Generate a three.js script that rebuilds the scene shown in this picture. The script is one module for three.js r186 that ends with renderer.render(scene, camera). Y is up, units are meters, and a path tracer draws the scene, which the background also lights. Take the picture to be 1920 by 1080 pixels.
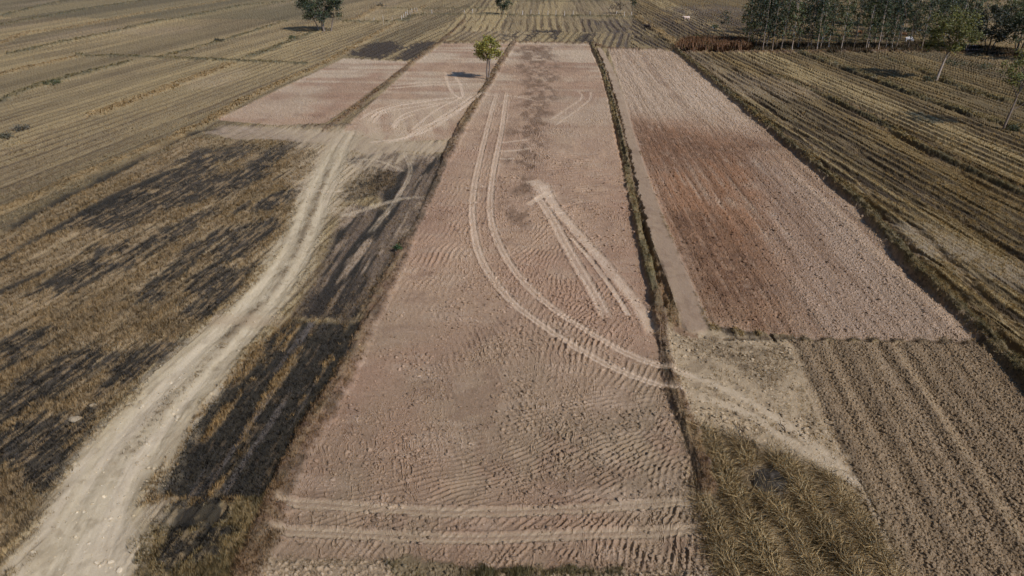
import * as THREE from 'three';
import { Sky } from 'three/addons/objects/Sky.js';
import { MarchingCubes } from 'three/addons/objects/MarchingCubes.js';
import { mergeGeometries } from 'three/addons/utils/BufferGeometryUtils.js';

// ------------------------------------------------------------------ camera, sky, sun, exposure
const EYE = 22, FOCAL = 1371, PITCH = 26.4 * Math.PI / 180, YAW = 4.26 * Math.PI / 180;
const scene = new THREE.Scene();
const camera = new THREE.PerspectiveCamera(2 * Math.atan(540 / FOCAL) * 180 / Math.PI, 16 / 9, 0.5, 6000);
camera.position.set(0, EYE, 0);
camera.rotation.order = 'YXZ';
camera.rotation.set(-PITCH, YAW, 0);
camera.updateMatrixWorld();

const SUN_EL = 39 * Math.PI / 180, SUN_AZ = -39 * Math.PI / 180;      // sun behind the right shoulder
const sunDir = new THREE.Vector3(Math.cos(SUN_EL) * Math.cos(SUN_AZ), Math.sin(SUN_EL), -Math.cos(SUN_EL) * Math.sin(SUN_AZ));
const sky = new Sky();
sky.name = 'sky';
sky.scale.setScalar(5000);
sky.userData.kind = 'structure';
const su = sky.material.uniforms;
su.turbidity.value = 9; su.rayleigh.value = 0.55; su.mieCoefficient.value = 0.006; su.mieDirectionalG.value = 0.8;
su.sunPosition.value.copy(sunDir);
scene.add(sky);
scene.environmentIntensity = 0.14;
const sun = new THREE.DirectionalLight(0xffe8cb, 4.1);
sun.position.copy(sunDir).multiplyScalar(400).add(new THREE.Vector3(0, 0, -120));
sun.target.position.set(0, 0, -120);
sun.castShadow = true;
sun.shadow.mapSize.set(4096, 4096);
Object.assign(sun.shadow.camera, { left: -260, right: 260, top: 260, bottom: -260, near: 1, far: 900 });
sun.shadow.radius = 2;
scene.add(sun, sun.target);
const renderer = new THREE.WebGLRenderer({ antialias: true });
renderer.toneMapping = THREE.LinearToneMapping;
renderer.toneMappingExposure = 0.93;
renderer.shadowMap.enabled = true;

// ------------------------------------------------------------------ small helpers
let seed = 20240611;
const rnd = () => { seed = (seed + 0x6D2B79F5) | 0; let t = Math.imul(seed ^ (seed >>> 15), 1 | seed); t = (t + Math.imul(t ^ (t >>> 7), 61 | t)) ^ t; return ((t ^ (t >>> 14)) >>> 0) / 4294967296; };
const rr = (a, b) => a + (b - a) * rnd();
const gauss = () => (rnd() + rnd() + rnd() + rnd() - 2) * 1.0;
const clamp = (t, a = 0, b = 1) => t < a ? a : t > b ? b : t;
const sm = (a, b, t) => { t = clamp((t - a) / (b - a)); return t * t * (3 - 2 * t); };
const lerp = (a, b, t) => a + (b - a) * t;
const hash = (i, j) => { let h = (Math.imul(i, 374761393) + Math.imul(j, 668265263)) | 0; h = Math.imul(h ^ (h >>> 13), 1274126177); return ((h ^ (h >>> 16)) >>> 0) / 4294967296; };
function vn(x, y) {                                   // value noise, -1..1
  const i = Math.floor(x), j = Math.floor(y), u = x - i, v = y - j, a = u * u * (3 - 2 * u), b = v * v * (3 - 2 * v);
  const p = hash(i, j), q = hash(i + 1, j), r = hash(i, j + 1), s = hash(i + 1, j + 1);
  return (p + (q - p) * a + (r - p) * b + (p - q - r + s) * a * b) * 2 - 1;
}
const fbm = (x, y) => 0.55 * vn(x, y) + 0.29 * vn(x * 2.03 + 17, y * 2.03 - 5) + 0.16 * vn(x * 4.1 - 31, y * 4.1 + 9);
function cell(x, y) {                                 // distance to the nearest seed, its own random number
  const i = Math.floor(x), j = Math.floor(y); let d = 9, id = 0;
  for (let a = -1; a < 2; a++) for (let b = -1; b < 2; b++) {
    const p = i + a, q = j + b, dx = p + hash(p, q) - x, dy = q + hash(p + 71, q - 37) - y, e = dx * dx + dy * dy;
    if (e < d) { d = e; id = hash(p - 19, q + 53); }
  }
  return [Math.sqrt(d), id];
}
const toLin = c => { c /= 255; return c <= 0.04045 ? c / 12.92 : Math.pow((c + 0.055) / 1.055, 2.4); };
const C = (r, g, b) => [toLin(r), toLin(g), toLin(b)];
const used = new Map();
function numbered(n) { const k = used.get(n) || 0; used.set(n, k + 1); return k ? `${n}_${String(k).padStart(3, '0')}` : n; }
function tag(o, label, category, group, kind) {
  if (label) o.userData.label = label;
  if (category) o.userData.category = category;
  if (group) o.userData.group = group;
  if (kind) o.userData.kind = kind;
  return o;
}
function thing(name, label, category, x, z, group, y) {
  const o = new THREE.Group(); o.name = numbered(name); scene.add(o);
  o.position.set(x, y ?? heightAt(x, z), z);
  return tag(o, label, category, group);
}
function part(name, geo, mat, parent) { const m = new THREE.Mesh(geo, mat); m.name = name; m.castShadow = m.receiveShadow = true; parent.add(m); return m; }

// A point of the survey: where the ground lies that shows at this place of the 1920 x 1080 picture.
const cy = Math.cos(YAW), sy = Math.sin(YAW), cp = Math.cos(PITCH), sp = Math.sin(PITCH);
function P(px, py) {
  const a = px - 960, b = 540 - py, up = b * cp - FOCAL * sp, fw = b * sp + FOCAL * cp;
  const k = EYE / Math.max(-up, 1e-3), l = a * k, d = fw * k;
  return [l * cy - d * sy, -l * sy - d * cy];
}
const pts = s => { const o = []; for (let i = 0; i < s.length; i += 2) o.push(P(s[i], s[i + 1])); return o; };
function poly(...s) {
  const p = pts(s), b = [1e9, 1e9, -1e9, -1e9];
  for (const [x, z] of p) { b[0] = Math.min(b[0], x); b[1] = Math.min(b[1], z); b[2] = Math.max(b[2], x); b[3] = Math.max(b[3], z); }
  return { p, b };
}
function inside(g, x, z, m = 2) {                     // signed distance, negative inside; far outside returns 99
  const { p, b } = g;
  if (x < b[0] - m || x > b[2] + m || z < b[1] - m || z > b[3] + m) return 99;
  let d = 1e9, s = 1;
  for (let i = 0, n = p.length, j = n - 1; i < n; j = i++) {
    const ex = p[j][0] - p[i][0], ez = p[j][1] - p[i][1], wx = x - p[i][0], wz = z - p[i][1], t = clamp((wx * ex + wz * ez) / (ex * ex + ez * ez));
    const bx = wx - ex * t, bz = wz - ez * t; d = Math.min(d, bx * bx + bz * bz);
    const c1 = z >= p[i][1], c2 = z < p[j][1], c3 = ex * wz > ez * wx;
    if ((c1 && c2 && c3) || (!c1 && !c2 && !c3)) s = -s;
  }
  return s * Math.sqrt(d);
}
function line(width, ...s) {                          // a smooth line through surveyed points; width in metres
  const c = new THREE.CatmullRomCurve3(pts(s).map(([x, z]) => new THREE.Vector3(x, 0, z)), false, 'centripetal');
  const p = c.getPoints(s.length / 2 * 5).map(v => [v.x, v.z]), b = [1e9, 1e9, -1e9, -1e9];
  for (const [x, z] of p) { b[0] = Math.min(b[0], x); b[1] = Math.min(b[1], z); b[2] = Math.max(b[2], x); b[3] = Math.max(b[3], z); }
  return { p, b, w: width };
}
const at = { d: 0, s: 0, t: 0 };
function along(g, x, z, m) {                          // signed distance across (right of travel positive) and share along
  const { p, b } = g;
  if (x < b[0] - m || x > b[2] + m || z < b[1] - m || z > b[3] + m) return false;
  let d = 1e9;
  for (let i = 0; i + 1 < p.length; i++) {
    const ex = p[i + 1][0] - p[i][0], ez = p[i + 1][1] - p[i][1], wx = x - p[i][0], wz = z - p[i][1], t = clamp((wx * ex + wz * ez) / (ex * ex + ez * ez + 1e-9));
    const bx = wx - ex * t, bz = wz - ez * t, e = bx * bx + bz * bz;
    if (e < d) { d = e; at.t = (i + t) / (p.length - 1); at.s = ex * wz - ez * wx > 0 ? 1 : -1; }
  }
  at.d = Math.sqrt(d);
  return at.d < m;
}

// ------------------------------------------------------------------ the plan of the fields
const KINDS = ['stubble_field', 'ploughed_field', 'red_ploughed_field', 'cloddy_field', 'burnt_field', 'dirt_road', 'field_bank', 'bare_ground', 'straw_patch'];
const PLAN = {
  centre: poly(495, 1012, 525, 935, 575, 830, 640, 720, 687, 620, 737, 520, 792, 400, 832, 310, 862, 255, 892, 205, 917, 163, 946, 112, 963, 81, 1108, 83, 1128, 130, 1148, 200, 1163, 270, 1178, 350, 1193, 430, 1211, 520, 1228, 590, 1238, 650, 1252, 720, 1272, 790, 1294, 850, 1306, 900, 1310, 950, 1328, 1000, 1335, 1040, 1350, 1130, 460, 1130),
  plotA: poly(645, 110, 772, 116, 700, 170, 612, 232, 520, 236, 405, 226, 520, 170),
  plotB: poly(830, 82, 957, 81, 930, 125, 905, 163, 880, 205, 848, 262, 740, 268, 640, 248, 700, 190, 780, 118),
  mottled: poly(965, 85, 1040, 85, 1047, 150, 1033, 250, 1010, 330, 985, 425, 955, 410, 942, 330, 952, 250, 982, 180),
  red: poly(1140, 92, 1265, 96, 1380, 192, 1500, 292, 1610, 390, 1708, 510, 1790, 582, 1848, 640, 1500, 634, 1330, 612, 1292, 530, 1250, 430, 1212, 330, 1182, 240, 1166, 170),
  rustZone: poly(1180, 228, 1300, 240, 1400, 262, 1440, 330, 1470, 420, 1500, 520, 1530, 600, 1480, 628, 1330, 608, 1292, 530, 1250, 430, 1210, 320),
  redDark: poly(1180, 232, 1240, 240, 1330, 268, 1420, 258, 1468, 275, 1390, 300, 1280, 305, 1205, 292),
  redDark2: poly(1250, 405, 1330, 400, 1420, 470, 1478, 560, 1440, 622, 1325, 604, 1272, 490),
  redPale: poly(1410, 290, 1560, 370, 1700, 520, 1840, 640, 1520, 636, 1482, 570, 1450, 440),
  clods: poly(1472, 638, 1852, 644, 1925, 725, 2050, 880, 2050, 1140, 1720, 1140, 1676, 1075, 1598, 922, 1522, 765),
  bare: poly(1242, 605, 1330, 620, 1488, 642, 1545, 765, 1622, 925, 1500, 868, 1400, 832, 1300, 798, 1262, 730, 1248, 660),
  bareGrey: poly(1260, 628, 1340, 640, 1470, 650, 1480, 690, 1440, 740, 1380, 690, 1310, 660),
  straw: poly(1300, 800, 1340, 808, 1420, 838, 1520, 870, 1622, 928, 1692, 1080, 1720, 1140, 1345, 1140, 1330, 1040, 1325, 1000, 1310, 950, 1306, 880),
  burntStrip: poly(548, 600, 650, 606, 690, 602, 640, 700, 575, 812, 532, 900, 505, 942, 300, 940, 258, 945, 290, 900, 330, 830, 400, 742, 475, 655),
  burntUpper: poly(548, 597, 600, 500, 636, 400, 660, 382, 720, 392, 690, 330, 640, 300, 700, 285, 842, 290, 800, 392, 742, 482, 692, 575, 664, 604),
  island: poly(630, 372, 650, 335, 700, 312, 748, 325, 738, 350, 700, 370, 650, 382),
  burntField: poly(-150, 470, 0, 442, 93, 387, 233, 317, 350, 257, 470, 262, 600, 262, 590, 310, 555, 410, 480, 540, 400, 602, 280, 700, 150, 850, 40, 1000, -100, 1200, -250, 900),
  junction: poly(385, 250, 420, 236, 520, 240, 640, 250, 740, 268, 850, 268, 842, 288, 760, 284, 690, 290, 600, 268, 500, 262, 440, 262),
  dust: poly(520, 238, 650, 246, 760, 262, 850, 262, 846, 284, 770, 296, 706, 318, 660, 352, 642, 400, 580, 404, 566, 350, 590, 296, 570, 268),
  smear: poly(905, 172, 884, 200, 850, 240, 800, 268, 690, 272, 640, 250, 660, 225, 760, 190, 850, 178),
  bottomBare: poly(500, 1045, 735, 1050, 900, 1068, 1070, 1068, 1340, 1068, 1350, 1150, 440, 1150, 470, 1070),
  bottomGrass: poly(720, 1052, 760, 1040, 900, 1056, 1050, 1062, 1180, 1068, 1180, 1090, 730, 1110),
  cornerGrass: poly(450, 945, 520, 930, 520, 985, 490, 1010, 470, 1060, 500, 1140, 180, 1140, 215, 1040, 260, 1000, 440, 990),
  sandPatch: poly(250, 978, 300, 930, 335, 935, 295, 975),
  paleRight: poly(1640, 420, 1740, 420, 1850, 480, 1930, 500, 1990, 560, 1900, 545, 1790, 500, 1690, 480),
  farDark: poly(1090, 38, 1196, 36, 1260, 90, 1140, 92, 1110, 60),
  farDark2: poly(1210, 36, 1240, 18, 1330, 8, 1420, 18, 1420, 66, 1330, 92, 1276, 80),
  farBurn: [poly(650, 105, 690, 82, 740, 78, 760, 90, 720, 112), poly(740, 112, 770, 84, 810, 76, 826, 80, 780, 114), poly(942, 76, 948, 64, 956, 66, 952, 76), poly(958, 74, 966, 58, 972, 60, 968, 74), poly(984, 78, 988, 66, 994, 66, 990, 78), poly(996, 72, 1000, 58, 1012, 60, 1002, 74), poly(1032, 73, 1036, 58, 1048, 58, 1044, 74), poly(1078, 80, 1082, 66, 1108, 64, 1112, 80), poly(1000, 62, 1004, 57, 1050, 57, 1048, 62)],
  burns: [
    poly(140, 412, 165, 385, 240, 367, 330, 347, 400, 332, 470, 316, 500, 330, 440, 360, 370, 375, 290, 396, 220, 425, 150, 433), poly(225, 376, 260, 352, 330, 326, 362, 305, 402, 295, 380, 330, 300, 356),
    poly(340, 300, 380, 281, 470, 270, 484, 281, 400, 306), poly(440, 332, 490, 300, 520, 277, 560, 263, 600, 264, 600, 271, 550, 277, 510, 306, 460, 341),
    poly(78, 545, 100, 520, 140, 496, 215, 486, 228, 493, 172, 521, 140, 546), poly(212, 494, 288, 446, 330, 424, 402, 394, 408, 402, 340, 434, 296, 456, 222, 500),
    poly(262, 560, 270, 545, 310, 510, 330, 495, 370, 456, 410, 438, 400, 456, 360, 490, 330, 511, 280, 556), poly(350, 572, 373, 523, 412, 500, 449, 506, 438, 560, 395, 590),
    poly(180, 466, 230, 460, 252, 470, 200, 481), poly(0, 665, 27, 635, 75, 622, 66, 650, 30, 680, -10, 702), poly(-40, 790, 0, 762, 40, 716, 115, 676, 190, 654, 197, 664, 150, 716, 80, 752, 30, 790, -30, 830),
    poly(185, 742, 222, 697, 258, 662, 332, 641, 312, 669, 240, 713), poly(-40, 830, 0, 806, 60, 790, 165, 770, 132, 832, 96, 882, 70, 912, 30, 886, -30, 870), poly(400, 470, 450, 425, 520, 410, 500, 440, 430, 490), poly(455, 395, 500, 370, 540, 352, 548, 362, 500, 390)],
  lowBurns: [poly(293, 980, 338, 950, 446, 950, 437, 986, 375, 992), poly(268, 1074, 310, 998, 432, 1008, 402, 1047, 330, 1062)],
};
const ROAD = line(1, 90, 1190, 130, 1085, 165, 1000, 222, 880, 292, 780, 370, 692, 442, 618, 500, 556, 545, 488, 580, 412, 600, 358, 622, 308, 640, 272, 655, 248);
const ROADW = t => lerp(2.75, 1.35, Math.pow(t, 0.75));
// banks between the fields: [line, half width m, height m, look]  looks: 0 golden, 1 dark green-brown, 2 brown earth, 3 grey-green
const BANKS = [
  [line(0, 470, 1075, 500, 1005, 528, 930, 580, 820, 645, 710, 688, 615, 738, 512, 765, 455), 0.62, 0.30, 2], [line(0, 765, 455, 800, 385, 836, 300), 0.4, 0.16, 4],
  [line(0, 836, 300, 862, 248, 890, 200, 915, 160, 946, 108, 964, 80), 0.62, 0.32, 2],
  [line(0, 612, 246, 640, 225, 700, 178, 780, 114, 826, 80, 872, 40), 0.5, 0.30, 2], [line(0, 575, 238, 612, 240, 655, 236), 0.6, 0.25, 4],
  [line(0, 1110, 84, 1130, 132, 1150, 202, 1166, 270, 1182, 350, 1199, 430, 1220, 520, 1232, 570), 0.36, 0.32, 1], [line(0, 1228, 560, 1238, 602, 1246, 650, 1262, 722, 1286, 790, 1312, 862, 1326, 920), 0.42, 0.22, 2], [line(0, 1236, 640, 1250, 700, 1272, 780, 1296, 850, 1310, 900), 0.18, -0.08, 4],
  [line(0, 1268, 94, 1385, 192, 1505, 292, 1622, 394, 1726, 512, 1806, 590, 1868, 652, 1960, 748), 0.66, 0.5, 5],
  [line(0, -60, 428, 0, 402, 155, 332, 272, 282, 389, 231, 440, 200, 520, 160, 600, 125, 645, 100, 700, 68, 760, 35, 800, 10), 0.75, 0.28, 0],
  [line(0, -60, 215, 0, 192, 43, 173, 93, 158, 133, 147, 187, 133, 247, 117), 0.8, 0.35, 3], [line(0, -50, 156, 0, 142, 60, 128, 150, 107), 0.8, 0.35, 0],
  [line(0, 150, 107, 233, 107, 300, 110, 430, 115, 570, 121), 0.9, 0.28, 3], [line(0, 310, 107, 410, 80, 540, 40), 0.8, 0.3, 3], [line(0, 463, 110, 493, 100, 573, 68, 600, 58), 0.9, 0.35, 3],
  [line(0, -40, 92, 0, 83, 57, 63, 133, 53, 260, 27, 353, 13, 433, 0, 500, -14), 0.9, 0.35, 0], [line(0, 20, 103, 90, 87, 187, 67, 293, 43, 377, 28, 467, 10, 550, 3), 1.1, 0.4, 3], [line(0, 0, 48, 110, 28, 183, 15, 283, 0, 330, -8), 1.1, 0.4, 3],
  [line(0, 0, 32, 87, 10, 130, 0), 1.3, 0.4, 3], [line(0, 180, 216, 233, 197, 333, 160, 430, 123), 1.2, 0.25, 0],
  [line(0, 650, 42, 720, 43, 752, 42, 784, 30, 880, 29, 980, 31, 1060, 32, 1200, 34), 1.2, 0.45, 3], [line(0, 700, 16, 780, 18, 900, 17, 940, 18), 1.2, 0.4, 3], [line(0, 660, 40, 700, 20, 716, 10), 1.1, 0.4, 0], [line(0, 940, 3, 1060, 4, 1180, 2), 1.4, 0.4, 3],
  [line(0, 1196, 34, 1240, 64, 1272, 90), 1.1, 0.35, 0], [line(0, 830, 80, 900, 79, 963, 80, 1108, 83, 1140, 91, 1266, 94), 0.7, 0.22, 2], [line(0, 1280, 98, 1400, 99, 1560, 98, 1760, 98, 1900, 108), 1.2, 0.3, 2],
  [line(0, 1500, 100, 1580, 127, 1640, 150, 1780, 203, 1920, 246), 0.9, 0.35, 3], [line(0, 1640, 106, 1690, 120, 1740, 138, 1830, 176, 1930, 200), 0.8, 0.32, 3], [line(0, 1450, 140, 1560, 185, 1640, 225, 1760, 290, 1930, 370), 0.7, 0.24, 1], [line(0, 1360, 635, 1500, 636, 1700, 639, 1850, 644), 0.2, -0.1, 4],
];
const SIDEPATH = line(0, 1120, 92, 1140, 130, 1160, 190, 1178, 258, 1204, 345, 1236, 440, 1275, 535, 1302, 612);
const T = (w, a, deep, pale, ...s) => Object.assign(line(w, ...s), { deep, pale, twin: a, strong: deep >= 0.04 ? 1 : 0.8 });
const PALE = C(208, 190, 168), PALE2 = C(198, 184, 160);
const TRACKS = [   // tyre tracks: half width, two grooves or one, depth, colour
  T(0.26, 1, 0.05, PALE, 935, 165, 925, 200, 912, 250, 900, 300, 890, 350, 886, 400, 892, 450, 905, 490, 930, 530, 965, 570, 1010, 605, 1070, 645, 1140, 685, 1200, 710, 1250, 727, 1310, 745),
  T(0.26, 1, 0.05, PALE, 952, 165, 947, 200, 940, 250, 930, 300, 922, 350, 920, 400, 926, 430, 945, 475, 975, 520, 1015, 560, 1060, 595, 1120, 632, 1180, 665, 1240, 688, 1285, 702, 1318, 720),
  T(0.36, 1, 0.05, PALE, 1004, 366, 1020, 385, 1035, 408, 1057, 450, 1082, 495, 1112, 545, 1142, 604), T(0.40, 0, 0.05, PALE, 1020, 342, 1030, 370, 1058, 408, 1088, 442, 1124, 482, 1164, 532, 1204, 584, 1228, 634), T(0.18, 0, 0.04, PALE, 1070, 445, 1110, 490, 1150, 545, 1182, 596), T(0.75, 0, 0.045, PALE, 998, 338, 1014, 350, 1030, 372), T(0.3, 0, 0.045, PALE, 990, 385, 1012, 372, 1030, 360),
  T(0.16, 1, 0.04, PALE, 1032, 226, 1066, 202, 1092, 182, 1083, 170), T(0.16, 1, 0.04, PALE, 1040, 237, 1082, 207, 1106, 186, 1108, 172),
  T(0.27, 1, 0.045, C(174, 158, 134), 505, 944, 600, 947, 750, 958, 900, 962, 1080, 956, 1200, 948, 1315, 940), T(0.27, 1, 0.045, C(174, 158, 134), 495, 996, 600, 1000, 760, 1008, 900, 1011, 1100, 1003, 1220, 1000, 1340, 992),
  T(0.34, 0, 0.04, PALE, 905, 176, 870, 200, 800, 246, 720, 270), T(0.29, 0, 0.04, PALE, 890, 178, 840, 212, 760, 258, 690, 268), T(0.34, 0, 0.04, PALE, 860, 182, 800, 190, 740, 200, 694, 222), T(0.25, 0, 0.04, PALE, 850, 190, 780, 200, 720, 212, 700, 232), T(0.25, 0, 0.04, PALE, 830, 195, 760, 214, 735, 240),
  T(0.23, 0, 0.04, PALE, 836, 136, 838, 150, 850, 175, 866, 186), T(0.23, 0, 0.04, PALE, 846, 134, 862, 156, 870, 182), T(0.34, 0, 0.04, PALE, 735, 160, 790, 155, 880, 152), T(0.40, 0, 0.04, PALE, 728, 166, 800, 160, 870, 158), T(0.23, 0, 0.04, PALE, 690, 228, 720, 206, 760, 196, 810, 188),
T(0.25, 0, 0.04, PALE, 900, 182, 850, 214, 790, 240, 760, 262), T(0.25, 0, 0.04, PALE, 872, 180, 820, 206, 770, 246), T(0.2, 0, 0.04, PALE, 680, 218, 712, 204, 760, 192, 830, 184), T(0.2, 0, 0.04, PALE, 672, 226, 700, 212, 740, 204), T(0.22, 0, 0.04, PALE, 780, 214, 750, 226, 740, 242),
  T(0.25, 0, 0.02, PALE, 940, 268, 972, 264, 990, 262), T(0.3, 0, 0.02, PALE, 938, 284, 970, 282, 992, 278), T(0.28, 0, 0.02, PALE, 936, 298, 966, 297), T(0.2, 0, 0.02, PALE, 905, 178, 960, 180, 1010, 190),
  T(0.3, 0, 0.03, PALE2, 560, 352, 600, 358, 650, 360), T(0.75, 0, 0.03, C(170, 152, 126), 395, 600, 440, 600, 535, 604), T(0.25, 1, 0.03, PALE2, 690, 296, 640, 330, 605, 390), T(0.2, 1, 0.03, PALE2, 760, 290, 770, 320, 740, 380, 690, 440), T(0.2, 0, 0.03, PALE2, 640, 302, 700, 300, 760, 322), T(0.35, 0, 0.03, PALE2, 640, 408, 680, 395, 760, 372, 800, 370),
  T(0.2, 0, 0.03, C(156, 138, 110), 1677, 647, 1740, 742, 1810, 850, 1920, 1017, 1990, 1110), T(0.16, 0, 0.03, C(140, 124, 102), 1640, 647, 1700, 742, 1780, 870, 1870, 1020),
  T(0.3, 0, 0.015, PALE2, 1290, 700, 1380, 740, 1480, 800, 1600, 895), T(0.3, 0, 0.015, PALE2, 1300, 740, 1400, 775, 1500, 840, 1616, 914), T(0.1, 0, 0.004, PALE2, 1600, 890, 1630, 945, 1694, 1082),
];
const CHAR = [line(0.32, -60, 470, 0, 441, 93, 387, 233, 317, 350, 254, 402, 242), line(0.28, -60, 525, 0, 492, 109, 427, 233, 359, 330, 317), line(0.25, -60, 580, 0, 548, 80, 512)];
const RUTS = [     // dark narrow furrows across the stubble: width m
  line(0.22, -60, 470, 0, 441, 93, 387, 233, 317, 350, 254, 402, 242), line(0.2, -60, 525, 0, 492, 109, 427, 233, 359, 330, 317), line(0.2, -40, 312, 60, 262, 180, 214, 300, 170),
  line(0.25, 1300, 108, 1420, 190, 1520, 268, 1640, 366, 1760, 470, 1920, 630), line(0.25, 1330, 100, 1480, 200, 1600, 280, 1780, 400, 1960, 520), line(0.25, 1400, 104, 1560, 190, 1700, 268, 1930, 400),
];
// ripples that the plough left: centre, reach across and along (m), heading of the ridges (deg), wave length, height
const RIPPLES = [];
const ripple = (px, py, rx, rz, turn, wave, high) => { const [x, z] = P(px, py); RIPPLES.push([x, z, rx, rz, Math.cos(turn * Math.PI / 180), Math.sin(turn * Math.PI / 180), wave, high]); };
ripple(1030, 540, 2.6, 7, 8, 0.34, 0.062); ripple(1110, 590, 2.6, 4.5, 24, 0.34, 0.06); ripple(1060, 660, 3.4, 3, 6, 0.36, 0.066); ripple(960, 640, 3.4, 3, -20, 0.36, 0.055); ripple(1180, 700, 2.6, 2.5, 20, 0.36, 0.062);
ripple(1000, 450, 2.4, 6, 20, 0.36, 0.055); ripple(1070, 330, 3, 16, 74, 0.72, 0.085); ripple(1040, 390, 2.2, 6, 50, 0.5, 0.065); ripple(860, 400, 2.5, 18, 4, 0.42, 0.055); ripple(800, 470, 2.4, 6, 8, 0.4, 0.05);
ripple(1160, 860, 4, 3.2, 50, 0.29, 0.075); ripple(1020, 880, 4, 2.4, 60, 0.28, 0.06); ripple(1250, 900, 1.8, 2.4, 14, 0.26, 0.085); ripple(1140, 775, 3.5, 2.2, 72, 0.32, 0.06); ripple(1000, 760, 4, 2.4, -34, 0.34, 0.05); ripple(740, 905, 4, 2.0, 66, 0.28, 0.05); ripple(880, 930, 3, 1.4, 62, 0.27, 0.05); ripple(1060, 800, 3, 1.6, 70, 0.3, 0.045);
ripple(1200, 978, 3, 0.75, 26, 0.25, 0.085); ripple(980, 982, 4, 0.75, 42, 0.27, 0.07); ripple(700, 975, 4, 0.75, 60, 0.28, 0.045); ripple(1200, 1035, 3.4, 0.9, 10, 0.26, 0.09); ripple(940, 1030, 4.5, 0.9, 26, 0.25, 0.06); ripple(620, 1025, 3, 0.9, 20, 0.25, 0.035); ripple(850, 800, 4, 3, -20, 0.33, 0.03); ripple(1220, 800, 1.6, 2, 30, 0.28, 0.06);
ripple(1100, 470, 2, 5, 40, 0.4, 0.045); ripple(1130, 250, 2, 14, 80, 0.8, 0.05); ripple(930, 230, 1.5, 16, 0, 0.5, 0.05); ripple(820, 650, 4, 4, -20, 0.36, 0.03);

const gold = C(148, 128, 92), straw = C(140, 122, 92), dun = C(116, 100, 80), mud = C(96, 82, 70), soot = C(34, 33, 28), ash = C(98, 92, 87), pink = C(167, 143, 120), tan = C(138, 122, 101), olive = C(92, 86, 58), earth = C(100, 80, 64), rust = C(134, 97, 68), rustDark = C(96, 71, 52), greyClod = C(136, 119, 95), road = C(194, 183, 158), sand = C(168, 152, 126), greyGreen = C(84, 84, 66), darkGreen = C(58, 56, 42);
const dirs = a => [Math.sin(a * Math.PI / 180), Math.cos(a * Math.PI / 180)];
const DL = dirs(6.6), DR = dirs(-8), DF = dirs(-2), DF3 = dirs(-6), DRED = dirs(-2.8), DCL = dirs(2.4), DB = dirs(1);

const G = { h: 0, r: 0, g: 0, b: 0, kind: 0, grass: 0, tall: 0, gc: gold, burn: 0, clod: 0, x: 0, z: 0 };
const mixC = (c, k) => { G.r += (c[0] - G.r) * k; G.g += (c[1] - G.g) * k; G.b += (c[2] - G.b) * k; };
const dim = k => { G.r *= k; G.g *= k; G.b *= k; };
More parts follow.
